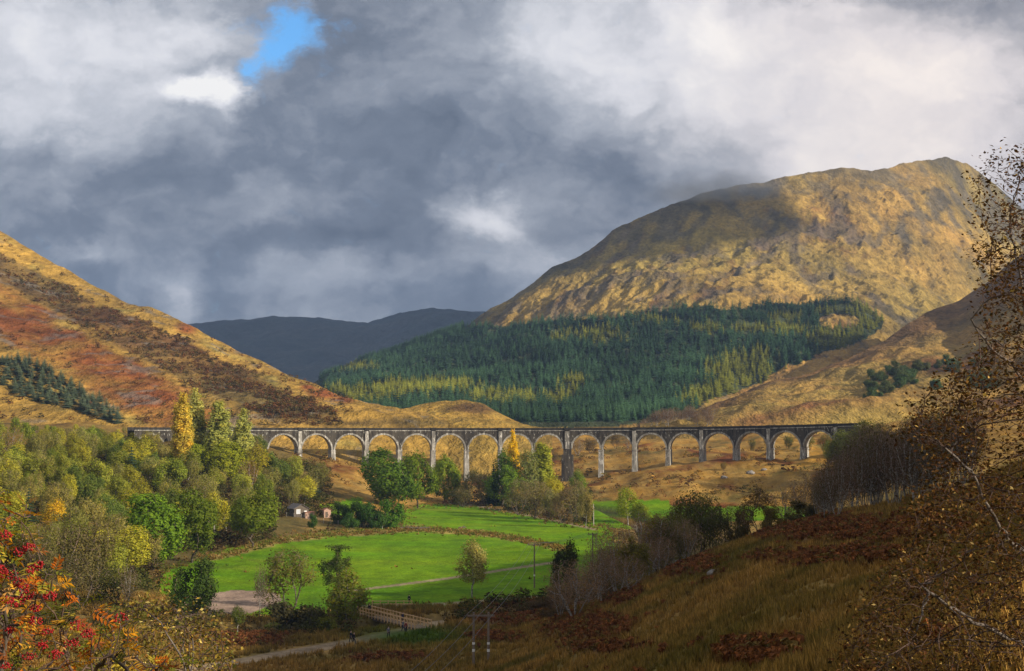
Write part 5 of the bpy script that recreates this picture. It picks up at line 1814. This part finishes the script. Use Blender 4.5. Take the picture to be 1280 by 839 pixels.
FN = thing('wire_fence', 'wire fence on pale wooden posts in front of the hut and bushes', 'fence', tuple(gpt(410, 466)))
pts = [gpt(px, Y) for px, Y in zip(np.linspace(349, 478, 15), np.linspace(472, 458, 15))]
for p in pts:
    MB().tube([p - FN.location + Vector((0, 0, -0.4)), p - FN.location + Vector((0, 0, 1.5))], 0.09, 6).build('post', M['polepale'], FN)
mb = MB()
for h in (0.5, 0.95, 1.35):
    mb.tube([p - FN.location + Vector((0, -0.1, h)) for p in pts], 0.02, 4)
mb.build('wire', M['wire'], FN)
# driftwood and stones lying on the rough strip
for i, (px, Y, l, rz) in enumerate([(508, 462, 4.5, .2), (520, 460, 3.5, -.3), (530, 463, 4.0, .1), (578, 466, 2.5, .5)]):
    q = gpt(px, Y)
    d = Vector((math.cos(rz), math.sin(rz), 0.03)) * l / 2
    mb = MB().tube([-d + Vector((0, 0, .3)), Vector((0, .1, .42)), d + Vector((0, 0, .3))], 0.32, 7, 0.2)
    mb.tube([Vector((0, .1, .42)), Vector((.5, .2, .95)), Vector((.8, .1, 1.15))], 0.11, 5, 0.05)
    o = mb.build('fallen_log', M['oldwood'], None, (q.x, q.y, q.z - 0.05))
    tag(o, 'dark fallen log lying on the rough strip across the field' if i < 3 else 'short dark log lying alone farther along the rough strip', 'log', 'fallen logs on the strip' if i < 3 else None)


def boulder(name, px, Y, r, label, group=None, seed=0):
    q = gpt(px, Y)
    bm_ = bpy.data.meshes.new(name)
    import bmesh
    b = bmesh.new()
    bmesh.ops.create_icosphere(b, subdivisions=3, radius=1.0)
    for v in b.verts:
        n = fbm(np.array([v.co.x * 2 + seed]), np.array([v.co.y * 2 + v.co.z * 1.3]), 1.6, 3, 900 + seed)[0]
        v.co *= 1 + 0.45 * n
        v.co.x *= r * 1.25
        v.co.y *= r
        v.co.z *= r * 0.7
    b.to_mesh(bm_)
    b.free()
    bm_.materials.append(M['rock'])
    o = link(name, bm_, None, (q.x, q.y, q.z + r * 0.2))
    tag(o, label, 'boulder', group)


boulder('boulder', 893, 138, 0.6, 'grey boulder lying in the grass of the near slope', seed=3)
for i, (px, Y, r) in enumerate([(905, 628, 1.3), (938, 632, 1.6), (955, 640, 1.1)]):
    boulder('boulder', px, Y, r, 'grey boulder on the rocky knob of the golden slope', 'boulders of the rocky knob', 10 + i)

# ------------------------------------------------------------------ footbridge
ax, ay, az_ = unproj(529.0, 779.0, 220.0)
A_ = Vector((float(ax), 220.0, float(zgf(ax, 220.0)) + 0.25))
bx_, by_, bz_ = unproj(456.0, 757.0, 250.0)
B_ = Vector((float(bx_), 250.0, max(0.9, float(zgf(bx_, 250.0)) + 0.2)))
A_.z = max(A_.z, 2.6)
FB = thing('footbridge', 'timber footbridge with pale slatted railings crossing the river', 'footbridge', tuple((A_ + B_) / 2))
dv = (B_ - A_)
LB = dv.length
du = dv.normalized()
side = Vector((du.y, -du.x, 0)).normalized()          # towards the camera side
O = FB.location


def fb(t, s, z):
    return A_ + dv * t + side * s + Vector((0, 0, z)) - O


def bar(mb, p, q, w, h):
    """Rectangular bar between two points."""
    d = (q - p).normalized()
    a = d.cross(Vector((0, 0, 1))).normalized() * (w / 2)
    c = Vector((0, 0, h / 2)) if abs(d.z) < 0.7 else d.cross(a).normalized() * (h / 2)
    if abs(d.z) > 0.7:
        a = Vector((w / 2, 0, 0))
        c = Vector((0, h / 2, 0))
    b = len(mb.v)
    for e in (p, q):
        mb.v += [tuple(e - a - c), tuple(e + a - c), tuple(e + a + c), tuple(e - a + c)]
    mb.f += [(b, b + 1, b + 2, b + 3), (b + 7, b + 6, b + 5, b + 4)] + [(b + i, b + 4 + i, b + 4 + (i + 1) % 4, b + (i + 1) % 4) for i in range(4)]


mb = MB()
npl = 60
for i in range(npl):
    t = (i + 0.5) / npl
    bar(mb, fb(t, -1.25, 0), fb(t, 1.25, 0), LB / npl * 0.88, 0.09)
mb.build('deck', M['deckwood'], FB)
for s in (-1.0, 1.0):
    mb = MB()
    bar(mb, fb(-0.02, s * 0.9, -0.35), fb(1.02, s * 0.9, -0.35), 0.22, 0.5)
    mb.build('girder', M['oldwood'], FB)
for s in (-1, 1):
    rl = MB()
    for z in (0.62, 1.18):
        bar(rl, fb(-0.01, s * 1.22, z), fb(1.01, s * 1.22, z), 0.09, 0.13)
    ro = rl.build('railing', M['wood'], FB)
    for i in range(19):
        pm = MB()
        bar(pm, fb(i / 18, s * 1.33, -0.25), fb(i / 18, s * 1.33, 1.28), 0.16, 0.14)
        pm.build('post', M['wood'], ro)
for t in (0.0, 1.0):
    am = MB().box(tuple(fb(t, 0, -1.3)), (2.6, 1.3, 1.7), math.atan2(side.y, side.x))
    am.build('abutment', M['rock'], FB)
# low barrier rails on the field side of the bridge
q = gpt(490, 262)
BR_ = thing('barrier_rail', 'low pale wooden barrier rail at the field end of the footbridge', 'barrier', tuple(q))
mb = MB()
for z in (0.5, 1.0):
    mb.box((0, 0, z), (7.5, 0.08, 0.13))
mb.build('rail', M['wood'], BR_)
for i in range(6):
    MB().box((-3.6 + 1.44 * i, 0.10, 0.45), (0.14, 0.12, 1.4)).build('post', M['wood'], BR_)

# ------------------------------------------------------------------ poles and wires


def vec_top(o, p):
    return Vector(o.location) + Vector(p)


q = hit(592, 836, 90)
q2 = gpt(610.5, q.y)
HP = thing('electricity_pole', 'twin-legged wooden electricity pole with white bands in the shaded grass', 'pole', tuple(q))
dx = q2.x - q.x
top = (float(proj(q.x, q.y, q.z)[1]) - 767) * q.y / F
for i, x in enumerate((0.0, dx)):
    o = MB().tube([(x, 0, -0.5), (x, 0, top)], 0.16, 10, 0.12).build('leg', M['pole'], HP)
    MB().tube([(x, 0, 1.9), (x, 0, 2.2)], 0.166, 10).build('band', M['white'], o)
    MB().tube([(x, 0, 2.7), (x, 0, 2.95)], 0.164, 10).build('band', M['white'], o)
MB().box((dx / 2, -0.2, top - 0.35), (dx + 1.4, 0.16, 0.18)).build('crossarm', M['pole'], HP)
ins = [(-0.6, -0.2, top - 0.05), (dx / 2, -0.2, top - 0.05), (dx + 0.6, -0.2, top - 0.05)]
for p in ins:
    MB().tube([(p[0], p[1], top - 0.26), (p[0], p[1], top - 0.02)], 0.05, 8, 0.07).build('insulator', M['ceramic'], HP)
h_t = [vec_top(HP, p) for p in ins]


def single_pole(px, Y, ytop, label, mat, arm=2.2, ytilt=0.0, group=None, bands=True):
    q = gpt(px, Y)
    t = (float(proj(q.x, q.y, q.z)[1]) - ytop) * q.y / F
    o = thing('electricity_pole', label, 'pole', tuple(q), 0, group)
    p = MB().tube([(0, 0, -0.5), (0, 0, t)], 0.17, 10, 0.12).build('shaft', mat, o)
    if bands:
        MB().tube([(0, 0, 2.4), (0, 0, 2.75)], 0.175, 10).build('band', M['white'], p)
    res = []
    if arm:
        MB().box((0, -0.2, t - 0.3), (arm, 0.15, 0.16)).build('crossarm', M['pole'], o)
        for x in (-arm / 2 + 0.12, 0.0, arm / 2 - 0.12):
            MB().tube([(x, -0.2, t - 0.215), (x, -0.2, t + 0.06)], 0.05, 8, 0.08).build('insulator', M['ceramic'], o)
            res.append(vec_top(o, (x, -0.2, t + 0.05)))
    return res


s_t = single_pole(668, 292, 680, 'dark wooden electricity pole with crossarm standing at the field edge', M['pole'], 2.6)
f_t = single_pole(741, 300, 667, 'short-looking far electricity pole among the bare birches', M['pole'], 2.0, bands=False)
single_pole(742, 478, 630, 'pale bare pole by the track beyond the field', M['polepale'], 0, bands=False)


def cable(pts3, sag, label, group):
    pts = []
    for a, b in zip(pts3[:-1], pts3[1:]):
        for i in range(24):
            t = i / 24
            pts.append(a + (b - a) * t + Vector((0, 0, -sag * 4 * t * (1 - t))))
    pts.append(pts3[-1])
    o0 = pts[0].copy()
    o = MB().tube([p - o0 for p in pts], 0.028, 4).build('power_cable', M['wire'], None, tuple(o0))
    tag(o, label, 'cable', group)


for i in range(3):
    lx = [(500, 905, 150), (520, 905, 150), (545, 905, 150)][i]
    e = Vector([float(c) for c in unproj(float(lx[0]) - 80, float(lx[1]), 130.0)])
    cable([s_t[i], h_t[i], e], 1.0, 'power cable running from the field pole over the twin-legged pole', 'cables over the twin-legged pole')
    cable([f_t[i], s_t[i]], 0.6, 'power cable between the field pole and the far pole', 'cables to the far pole')
for i, (a, b) in enumerate([((470, 866, 170), (1330, 640, 95)), ((470, 876, 170), (1330, 655, 95)), ((470, 892, 168), (1330, 668, 93))]):
    p0 = Vector([float(c) for c in unproj(float(a[0]), float(a[1]), float(a[2]))])
    p1 = Vector([float(c) for c in unproj(float(b[0]), float(b[1]), float(b[2]))])
    cable([p1, p0], 2.0, 'thin cable slung low across the shaded bracken slope', 'cables across the near slope')

# ------------------------------------------------------------------ people


def skin_fig(name, verts, edges, rad, mat, sub=1):
    me = bpy.data.meshes.new(name + '_cage')
    me.from_pydata(verts, edges, [])
    o = bpy.data.objects.new(name + '_cage', me)
    COL.objects.link(o)
    o.modifiers.new('s', 'SKIN')
    for i, d in enumerate(me.skin_vertices[0].data):
        d.radius = (rad[i], rad[i])
        d.use_root = (i == 0)
    m = o.modifiers.new('u', 'SUBSURF')
    m.levels = sub
    m.render_levels = sub
    dg = bpy.context.evaluated_depsgraph_get()
    me2 = bpy.data.meshes.new_from_object(o.evaluated_get(dg))
    me2.name = name
    bpy.data.objects.remove(o)
    bpy.data.meshes.remove(me)
    me2.materials.clear()
    me2.materials.append(mat)
    me2.polygons.foreach_set('use_smooth', [True] * len(me2.polygons))
    return me2


def person_meshes(step, armsw):
    V_, E_, R_ = [], [], []

    def add(p, r, par=None):
        V_.append(p)
        R_.append(r)
        if par is not None:
            E_.append((par, len(V_) - 1))
        return len(V_) - 1
    pel = add((0, 0, 0.95), 0.135)
    wa = add((0, 0, 1.12), 0.12, pel)
    ch = add((0, 0.01, 1.34), 0.145, wa)
    nk = add((0, 0.0, 1.48), 0.06, ch)
    h1 = add((0, -0.02, 1.58), 0.085, nk)
    h2 = add((0, -0.01, 1.68), 0.085, h1)
    add((0, -0.115, 1.61), 0.018, h1)                    # nose
    legs, arms = [], []
    for s in (-1, 1):
        hp_ = add((s * 0.09, 0, 0.88), 0.09, pel)
        kn = add((s * 0.095, -0.10 * step * s - 0.03, 0.50), 0.058, hp_)
        an = add((s * 0.095, -0.20 * step * s + 0.03, 0.09), 0.042, kn)
        to = add((s * 0.10, -0.20 * step * s - 0.13, 0.04), 0.036, an)
        legs.append((hp_, kn, an, to))
        sh = add((s * 0.17, 0.01, 1.40), 0.06, ch)
        el = add((s * 0.24, 0.06 * armsw * s + 0.05, 1.13), 0.043, sh)
        wr = add((s * 0.25, 0.16 * armsw * s - 0.06, 0.90), 0.030, el)
        pm = add((s * 0.25, 0.18 * armsw * s - 0.09, 0.83), 0.034, wr)
        arms.append((sh, el, wr))
        for k, (fx, fl) in enumerate(((-0.03, .075), (-0.01, .085), (0.01, .08), (0.03, .065))):
            b = V_[pm]
            f1 = add((b[0] + s * 0.002, b[1] + fx, b[2] - 0.045), 0.010, pm)
            add((b[0] - s * 0.012, b[1] + fx * 1.1, b[2] - 0.045 - fl * 0.6), 0.008, f1)
        b = V_[pm]
        add((b[0] - s * 0.02, b[1] - 0.055, b[2] - 0.02), 0.011, pm)
    body = skin_fig('body', V_, E_, R_, M['skin'])

    def sub_(idx, edges, grow_):
        mp = {j: i for i, j in enumerate(idx)}
        return [V_[j] for j in idx], [(mp[a], mp[b]) for a, b in edges], [R_[j] + grow_ for j in idx]
    (h_a, k_a, a_a, t_a), (h_b, k_b, a_b, t_b) = legs
    tr = skin_fig('trousers', *sub_([pel, h_a, k_a, a_a, h_b, k_b, a_b], [(pel, h_a), (h_a, k_a), (k_a, a_a), (pel, h_b), (h_b, k_b), (k_b, a_b)], 0.022), M['cloth_dark'])
    (s_a, e_a, w_a), (s_b, e_b, w_b) = arms
    jk = skin_fig('jacket', *sub_([pel, wa, ch, s_a, e_a, w_a, s_b, e_b, w_b], [(pel, wa), (wa, ch), (ch, s_a), (s_a, e_a), (e_a, w_a), (ch, s_b), (s_b, e_b), (e_b, w_b)], 0.032), M['cloth_dark'])
    hr = skin_fig('hair', [(0, 0.03, 1.60), (0, 0.03, 1.69), (0, -0.02, 1.735)], [(0, 1), (1, 2)], [0.075, 0.09, 0.075], M['hair'])
    bt = skin_fig('shoes', [V_[a_a], V_[t_a]], [(0, 1)], [0.05, 0.045], M['cloth_dark'])
    bt2 = skin_fig('shoes', [V_[a_b], V_[t_b]], [(0, 1)], [0.05, 0.045], M['cloth_dark'])
    pk = MB().box((0, 0.24, 1.22), (0.34, 0.20, 0.52), 0, 0.85).build('rucksack', M['cloth_dark'])
    pm_ = pk.data
    bpy.data.objects.remove(pk)
    return body, tr, jk, hr, bt, bt2, pm_


PM = [person_meshes(1.0, 0.9), person_meshes(0.25, 0.2)]


def person(px, Y, rz, label, jacket, trousers, pose=0, pack=False, pos=None, h=1.75):
    q = gpt(px, Y) if pos is None else pos
    r_ = thing('person', label, 'person', tuple(q), rz)
    b, tr, jk, hr, bt, bt2, pk = PM[pose]
    link('body', b, r_)
    for nm, me, mt in (('trousers', tr, trousers), ('jacket', jk, jacket), ('hair', hr, 'hair'), ('shoe', bt, 'cloth_dark'), ('shoe', bt2, 'cloth_dark')) + ((('rucksack', pk, 'cloth_dark'),) if pack else ()):
        o = link(nm, me, r_)
        o.material_slots[0].link = 'OBJECT'
        o.material_slots[0].material = M[mt]
    r_.scale = (h / 1.75,) * 3
    return r_


person(438.5, 210, R(60), 'person in black jacket and trousers walking on the path, the farther of a pair', 'cloth_dark', 'cloth_dark', 0)
person(442.5, 208, R(75), 'person in black with a rucksack walking on the path, the nearer of a pair', 'cloth_dark', 'cloth_dark', 0, True)
person(485.5, 213, R(40), 'person in pale grey top and dark trousers alone on the path', 'cloth_grey', 'cloth_dark', 0)
person(504.0, 219.5, R(65), 'person in pale jacket stepping off the near end of the footbridge', 'cloth_grey', 'cloth_blue', 0)
person(507.5, 218, R(50), 'person in maroon jacket beside the pale-jacketed one at the near end of the footbridge', 'cloth_red', 'cloth_dark', 1)
person(0, 0, R(40), 'person in black standing at the far end of the footbridge', 'cloth_dark', 'cloth_dark', 1, pos=fb(0.93, 0.2, 0.05) + O)
person(0, 0, R(45), 'person in navy midway across the footbridge', 'cloth_blue', 'cloth_dark', 0, pos=fb(0.30, -0.2, 0.05) + O)
person(511.5, 266, R(170), 'person in black standing on the green field beyond the footbridge', 'cloth_dark', 'cloth_dark', 1)

# ------------------------------------------------------------------ near plants: rowan, yellow-leaved shrub, birch


def pts_in_poly(poly, n, Yr, rg, dens=None):
    xs, ys = [p[0] for p in poly], [p[1] for p in poly]
    out = []
    while len(out) < n:
        px, py = rg.uniform(min(xs), max(xs), 400), rg.uniform(min(ys), max(ys), 400)
        k = in_poly(px, py, poly)
        if dens is not None:
            k &= rg.uniform(0, 1, 400) < dens(px, py)
        Y = rg.uniform(*Yr, 400)
        x, y, z = unproj(px, py, Y)
        z_ok = z > zg0(x, y) + 0.1
        out += [q for q, a in zip(np.stack([x, y, z], -1), k & z_ok) if a]
    return np.array(out[:n])


def near_tree(name, label, cat, pols, roots, step, infl, kill, tip, ex, seed, bark, jit=0.15, up=0.0, thin=0.012, names=('trunk', 'crown')):
    rg = np.random.default_rng(seed)
    attr = np.concatenate([pts_in_poly(p, n, yr, rg, d) for p, n, yr, d in pols])
    base = np.array(roots[0][0])
    nodes, par = grow(attr - base, ([np.array(p) - base for p in roots[0]], roots[1]), None, step, infl, kill, 160, jit, up, seed)
    r, kids = radii(nodes, par, tip, ex)
    old = limbs.thin
    limbs.thin = thin
    v, f = limbs(nodes, par, r, 6)
    fm = limbs.fm
    limbs.thin = old
    o = thing(name, label, cat, tuple(base))
    link(names[0], mesh_np(name + '_trunk', v, f, [M[bark], M['neartwig']], fm, smooth=True), o)
    return o, nodes, par, r, kids, rg, base


M['rowanleaf'] = mat_leaf('rowan_leaf', cattr='cover', trans=0.35, hue2=(1.1, 0.85, 0.6))
M['neartwig'] = mat_bark('dark_twig', (0.13, 0.085, 0.065), (0.05, 0.034, 0.028))
M['palebark'] = mat_bark('pale_twig_bark', (0.19, 0.16, 0.135), (0.08, 0.065, 0.055))


def root_fan(bpx, Y, k, spread, h, lean, rg):
    b = gpt(bpx, Y)
    pts, par = [np.array(b)], [-1]
    for i in range(k):
        a = 2 * math.pi * i / k
        q = 0
        for j in (1, 2, 3):
            t = j / 3
            pts.append(np.array(b) + np.array((math.cos(a) * spread * t + lean * t, math.sin(a) * spread * t, h * t)))
            par.append(q)
            q = len(pts) - 1
    return pts, par


# rowan with berries
rg = np.random.default_rng(601)
RW, nodes, par, r, kids, rg, base = near_tree(
    'rowan_tree', 'rowan tree with orange-yellow leaves and bunches of red berries, close to the viewpoint', 'tree',
    [([(-90, 600), (10, 612), (46, 640), (30, 690), (75, 720), (70, 745), (40, 790), (-90, 790)], 300, (9.0, 11.5), None),
     ([(-90, 780), (50, 775), (120, 785), (170, 806), (225, 832), (215, 880), (-90, 880)], 330, (9.0, 11.5), None),
     ([(60, 735), (150, 752), (190, 765), (120, 790), (60, 780)], 40, (9.5, 11), None)],
    root_fan(-40, 10.4, 4, 0.5, 1.2, 0.3, rg), 0.10, 1.6, 0.12, 0.004, 2.3, 601, 'bark', thin=0.01)
tips = np.nonzero(r < 0.0062)[0]
sel = tips[rg.uniform(0, 1, len(tips)) < 0.62]
VL, FL, CL, LL, nb = [], [], [], [], 0
pal = np.array([(0.55, 0.27, 0.02), (0.62, 0.36, 0.05), (0.55, 0.17, 0.025), (0.42, 0.35, 0.05), (0.18, 0.20, 0.03), (0.50, 0.30, 0.10), (0.25, 0.09, 0.03), (0.11, 0.12, 0.025)])
for i in sel:
    for rep_ in range(2):
        p = nodes[i] + rg.normal(0, 0.03, 3)
        d = rg.normal(0, 1, 3)
        d[2] = d[2] * 0.5 - 0.15
        d /= np.linalg.norm(d)
        s = np.cross(d, rg.normal(0, 0.5, 3) + np.array((0, 0, 1)))
        s /= np.linalg.norm(s)
        nn = np.cross(s, d)
        Lr = rg.uniform(0.10, 0.17)
        w = 0.018 * rg.uniform(0.8, 1.2)
        c = pal[rg.choice(len(pal), p=[.15, .12, .10, .14, .15, .12, .10, .12])] * rg.uniform(0.7, 1.15)
        for j in range(5):
            t = 0.22 + 0.17 * j
            ctr = p + d * (Lr * t) - np.array((0, 0, 0.25 * Lr * t * t))
            for sg in ((-1, 1) if j < 4 else (-1, 1, 0)):
                ld = s * sg + d * 0.55 if sg else d
                ld = ld / np.linalg.norm(ld) + nn * rg.uniform(-0.35, 0.25)
                ll = Lr * 0.38 * rg.uniform(0.85, 1.15)
                sw_ = np.cross(ld, nn)
                sw_ /= np.linalg.norm(sw_) + 1e-9
                VL += [ctr, ctr + ld * ll * 0.5 + sw_ * w * 0.55 + nn * 0.004, ctr + ld * ll, ctr + ld * ll * 0.5 - sw_ * w * 0.55 + nn * 0.004]
                FL.append((nb, nb + 1, nb + 2, nb + 3))
                nb += 4
                CL += [c * rg.uniform(0.85, 1.15)] * 4
                LL += [rg.uniform(0.2, 0.8)] * 4
link('crown', mesh_np('rowan_crown', np.array(VL), np.array(FL), [M['rowanleaf']], attrs={'cover': np.array(CL), 'lv': np.array(LL)}), RW)
bunch_px = [(6, 668), (24, 690), (36, 684), (40, 712), (48, 706), (12, 718), (2, 712), (22, 728), (30, 735), (20, 752), (8, 750), (34, 745), (62, 745), (44, 760), (44, 776), (60, 790), (96, 782), (90, 804), (54, 806),
            (12, 788), (70, 818), (36, 822), (8, 832), (110, 792), (150, 772)]
import bmesh
ico = bmesh.new()
bmesh.ops.create_icosphere(ico, subdivisions=1, radius=1.0)
iv = np.array([v.co[:] for v in ico.verts])
if_ = np.array([[v.index for v in f.verts] for f in ico.faces])
ico.free()
nview = nodes + base
npx, npy = proj(nview[:, 0], nview[:, 1], nview[:, 2])
for a, b in bunch_px:
    d = np.hypot(npx - a, npy - b) + 40 * (nview[:, 1] - 9.0).clip(0)
    i = int(np.argmin(d))
    ctr = np.array(unproj(float(a), float(b), float(nview[i, 1]) - 0.05)) - base
    nbr = int(rg.integers(26, 48))
    pp = rg.normal(0, 1, (nbr, 3))
    pp = pp / np.linalg.norm(pp, axis=1)[:, None] * rg.uniform(0.2, 1, (nbr, 1)) ** 0.5 * np.array((0.050, 0.045, 0.032)) * rg.uniform(0.7, 1.15)
    rr = 0.0066 * rg.uniform(0.85, 1.15, nbr)
    v = (iv[None] * rr[:, None, None] + pp[:, None]).reshape(-1, 3)
    f = (if_[None] + (np.arange(nbr) * len(iv))[:, None, None]).reshape(-1, 3)
    o = link('berry_bunch', mesh_np('berry_bunch', v, f, [M['berry']], smooth=True), RW, tuple(ctr))
    mb = MB().tube([nodes[i] - ctr, np.array((0, 0, 0.03)), np.array((0, 0, -0.02))], 0.003, 4)
    mb.build('stalk', M['bark'], o)


def leafset(nodes, sel, per, spread, size, rg, pal, prob, droop=0.4, asp=0.6):
    c = np.repeat(nodes[sel], per, 0) + rg.normal(0, spread, (len(sel) * per, 3))
    v, f, lv = leaves(c, size, rg, 0.3, droop, asp)
    col = np.array(pal)[rg.choice(len(pal), len(c), p=prob)] * rg.uniform(0.7, 1.25, (len(c), 1))
    return v, f, lv, np.repeat(col, 4, 0)


# shrub with small yellow leaves
rg = np.random.default_rng(611)
SB, nodes, par, r, kids, rg, base = near_tree(
    'yellow_leaved_shrub', 'twiggy shrub with small yellow and olive leaves next to the rowan', 'shrub',
    [([(105, 800), (130, 762), (170, 745), (215, 748), (262, 765), (290, 800), (296, 840), (290, 900), (100, 900)], 900, (14, 17), None)],
    root_fan(200, 15.5, 6, 0.7, 1.0, 0.0, rg), 0.12, 1.8, 0.13, 0.0036, 2.4, 611, 'palebark', thin=0.007, names=('stem', 'foliage'))
sel = np.nonzero(r < 0.009)[0]
v, f, lv, c = leafset(nodes, sel, 8, 0.07, 0.044, rg, [(0.30, 0.22, 0.045), (0.16, 0.14, 0.035), (0.09, 0.095, 0.025), (0.50, 0.42, 0.15), (0.18, 0.10, 0.03)], [.20, .28, .28, .08, .16])
link('foliage', mesh_np('shrub_foliage', v, f, [M['stuff_leaf']], attrs={'cover': c, 'lv': lv}), SB)

# birch hanging in from the right
rg = np.random.default_rng(621)
b1 = gpt(1345, 15.0)
P0 = np.array(b1)


def to(px, py, Y):
    return np.array([float(c) for c in unproj(float(px), float(py), float(Y))])


stem = [P0, to(1330, 760, 15), to(1318, 640, 15), to(1306, 520, 15.2), to(1290, 420, 15.2), to(1272, 330, 15.0), to(1262, 270, 15.0),
        to(1290, 700, 14.8), to(1250, 660, 14.4), to(1215, 590, 14.2), to(1180, 560, 14), to(1270, 800, 14.2), to(1205, 770, 13.8), to(1150, 730, 13.6), to(1285, 480, 15), to(1245, 440, 14.6), to(1210, 400, 14.4)]
spar = [-1, 0, 1, 2, 3, 4, 5, 1, 7, 8, 9, 0, 11, 12, 3, 14, 15]
# subdivide the main stems
sp2, par2, last = [stem[0]], [-1], {0: 0}
for i in range(1, len(stem)):
    a, b = stem[spar[i]], stem[i]
    q = last[spar[i]]
    for j in range(1, 6):
        sp2.append(a + (b - a) * j / 5 + rg.normal(0, 0.015, 3))
        par2.append(q)
        q = len(sp2) - 1
    last[i] = q
BRC, nodes, par, r, kids, rg, base = near_tree(
    'birch_tree', 'large brown-leaved birch hanging into the scene close to the viewpoint, with pale twisting limbs', 'tree',
    [([(1218, 185), (1262, 168), (1330, 160), (1340, 330), (1240, 330), (1226, 270), (1206, 240)], 130, (13.8, 16.2), None),
     ([(1212, 290), (1262, 240), (1340, 300), (1345, 480), (1200, 480), (1228, 420), (1222, 340)], 520, (13.6, 16.4), None),
     ([(1140, 500), (1175, 480), (1200, 440), (1345, 440), (1345, 640), (1130, 640), (1160, 590), (1120, 545)], 1000, (13.2, 16.6), None),
     ([(1150, 610), (1345, 600), (1345, 870), (1035, 870), (1050, 800), (1092, 720), (1120, 690)], 1700, (12.6, 16.4), None)],
    (sp2, par2), 0.11, 1.5, 0.115, 0.0024, 2.65, 621, 'palebark', jit=0.22, up=-0.06, thin=0.007)
sel = np.nonzero((r < 0.0055) & (rg.uniform(0, 1, len(r)) < 0.72))[0]
v, f, lv, c = leafset(nodes, sel, 9, 0.08, 0.044, rg, [(0.075, 0.036, 0.018), (0.105, 0.056, 0.022), (0.15, 0.09, 0.03), (0.045, 0.032, 0.015), (0.36, 0.26, 0.10)], [.34, .28, .14, .20, .04], 0.5)
link('crown', mesh_np('birch_near_crown', v, f, [M['stuff_leaf']], attrs={'cover': c, 'lv': lv}), BRC)

# ------------------------------------------------------------------ unseen clouds added outside the frame to shade the far hills and the mountain's flank


def cloud(name, loc, size, seed, label, dens):
    b = bmesh.new()
    bmesh.ops.create_icosphere(b, subdivisions=4, radius=1.0)
    for v in b.verts:
        n = fbm(np.array([v.co.x * 1.7 + seed]), np.array([v.co.y * 1.7 + v.co.z * 1.1]), 0.8, 4, seed)[0]
        v.co *= 1 + 0.4 * n
        v.co.x *= size[0]
        v.co.y *= size[1]
        v.co.z *= size[2]
    me = bpy.data.meshes.new(name)
    b.to_mesh(me)
    b.free()
    m = bpy.data.materials.new('cloud_vapour')
    m.use_nodes = True
    m.node_tree.nodes.clear()
    p = m.node_tree.nodes.new('ShaderNodeVolumePrincipled')
    p.inputs['Color'].default_value = (0.9, 0.9, 0.92, 1)
    p.inputs['Density'].default_value = dens
    ou = m.node_tree.nodes.new('ShaderNodeOutputMaterial')
    m.node_tree.links.new(p.outputs[0], ou.inputs['Volume'])
    me.materials.append(m)
    o = link(name, me, None, loc)
    tag(o, label, 'cloud', kind='stuff')


def shade_cloud(target, z, size, seed, label, dens=0.02):
    t = (z - target[2]) / SUN.z
    cloud('cloud', (target[0] + SUN.x * t, target[1] + SUN.y * t, z), size, seed, label, dens)


shade_cloud((-600, 5000, 250), 2600, (2300, 1300, 160), 3, 'broad unseen grey cloud added high up to shade the far hills')
shade_cloud((110, 2080, 330), 1300, (280, 250, 80), 5, 'small unseen grey cloud added to shade the upper flank of the mountain')

# mist lying on the mountain's shoulder
q = unproj(890.0, 239.0, 2170.0)
b = bmesh.new()
bmesh.ops.create_icosphere(b, subdivisions=4, radius=1.0)
for v in b.verts:
    n = fbm(np.array([v.co.x * 2.2]), np.array([v.co.y * 2.2 + v.co.z]), 0.8, 4, 41)[0]
    v.co *= 1 + 0.5 * n
    v.co.x *= 150
    v.co.y *= 190
    v.co.z *= 34
me = bpy.data.meshes.new('mist')
b.to_mesh(me)
b.free()
m = bpy.data.materials.new('mist_vapour')
m.use_nodes = True
m.node_tree.nodes.clear()
g = NG(m.node_tree)
p = g.n('ShaderNodeVolumePrincipled')
p.inputs['Color'].default_value = (0.95, 0.95, 0.95, 1)
oc = g.n('ShaderNodeTexCoord').outputs['Object']
rr_ = g.n('ShaderNodeVectorMath', operation='LENGTH')
g.put(rr_.inputs[0], g.vm('MULTIPLY', oc, (1 / 150, 1 / 190, 1 / 34)))
soft = g.mapr(rr_.outputs['Value'], 0.15, 0.85, 1.0, 0.0)
g.put(p.inputs['Density'], g.m('MULTIPLY', soft, g.m('MULTIPLY', g.mapr(g.noise(oc, 0.016, 4.0), 0.35, 0.65), 0.017)))
g.nt.links.new(p.outputs[0], g.n('ShaderNodeOutputMaterial').inputs['Volume'])
me.materials.append(m)
tag(link('mist', me, None, tuple(float(c) for c in q)), 'low white mist lying over the shoulder of the mountain', 'mist', kind='stuff')
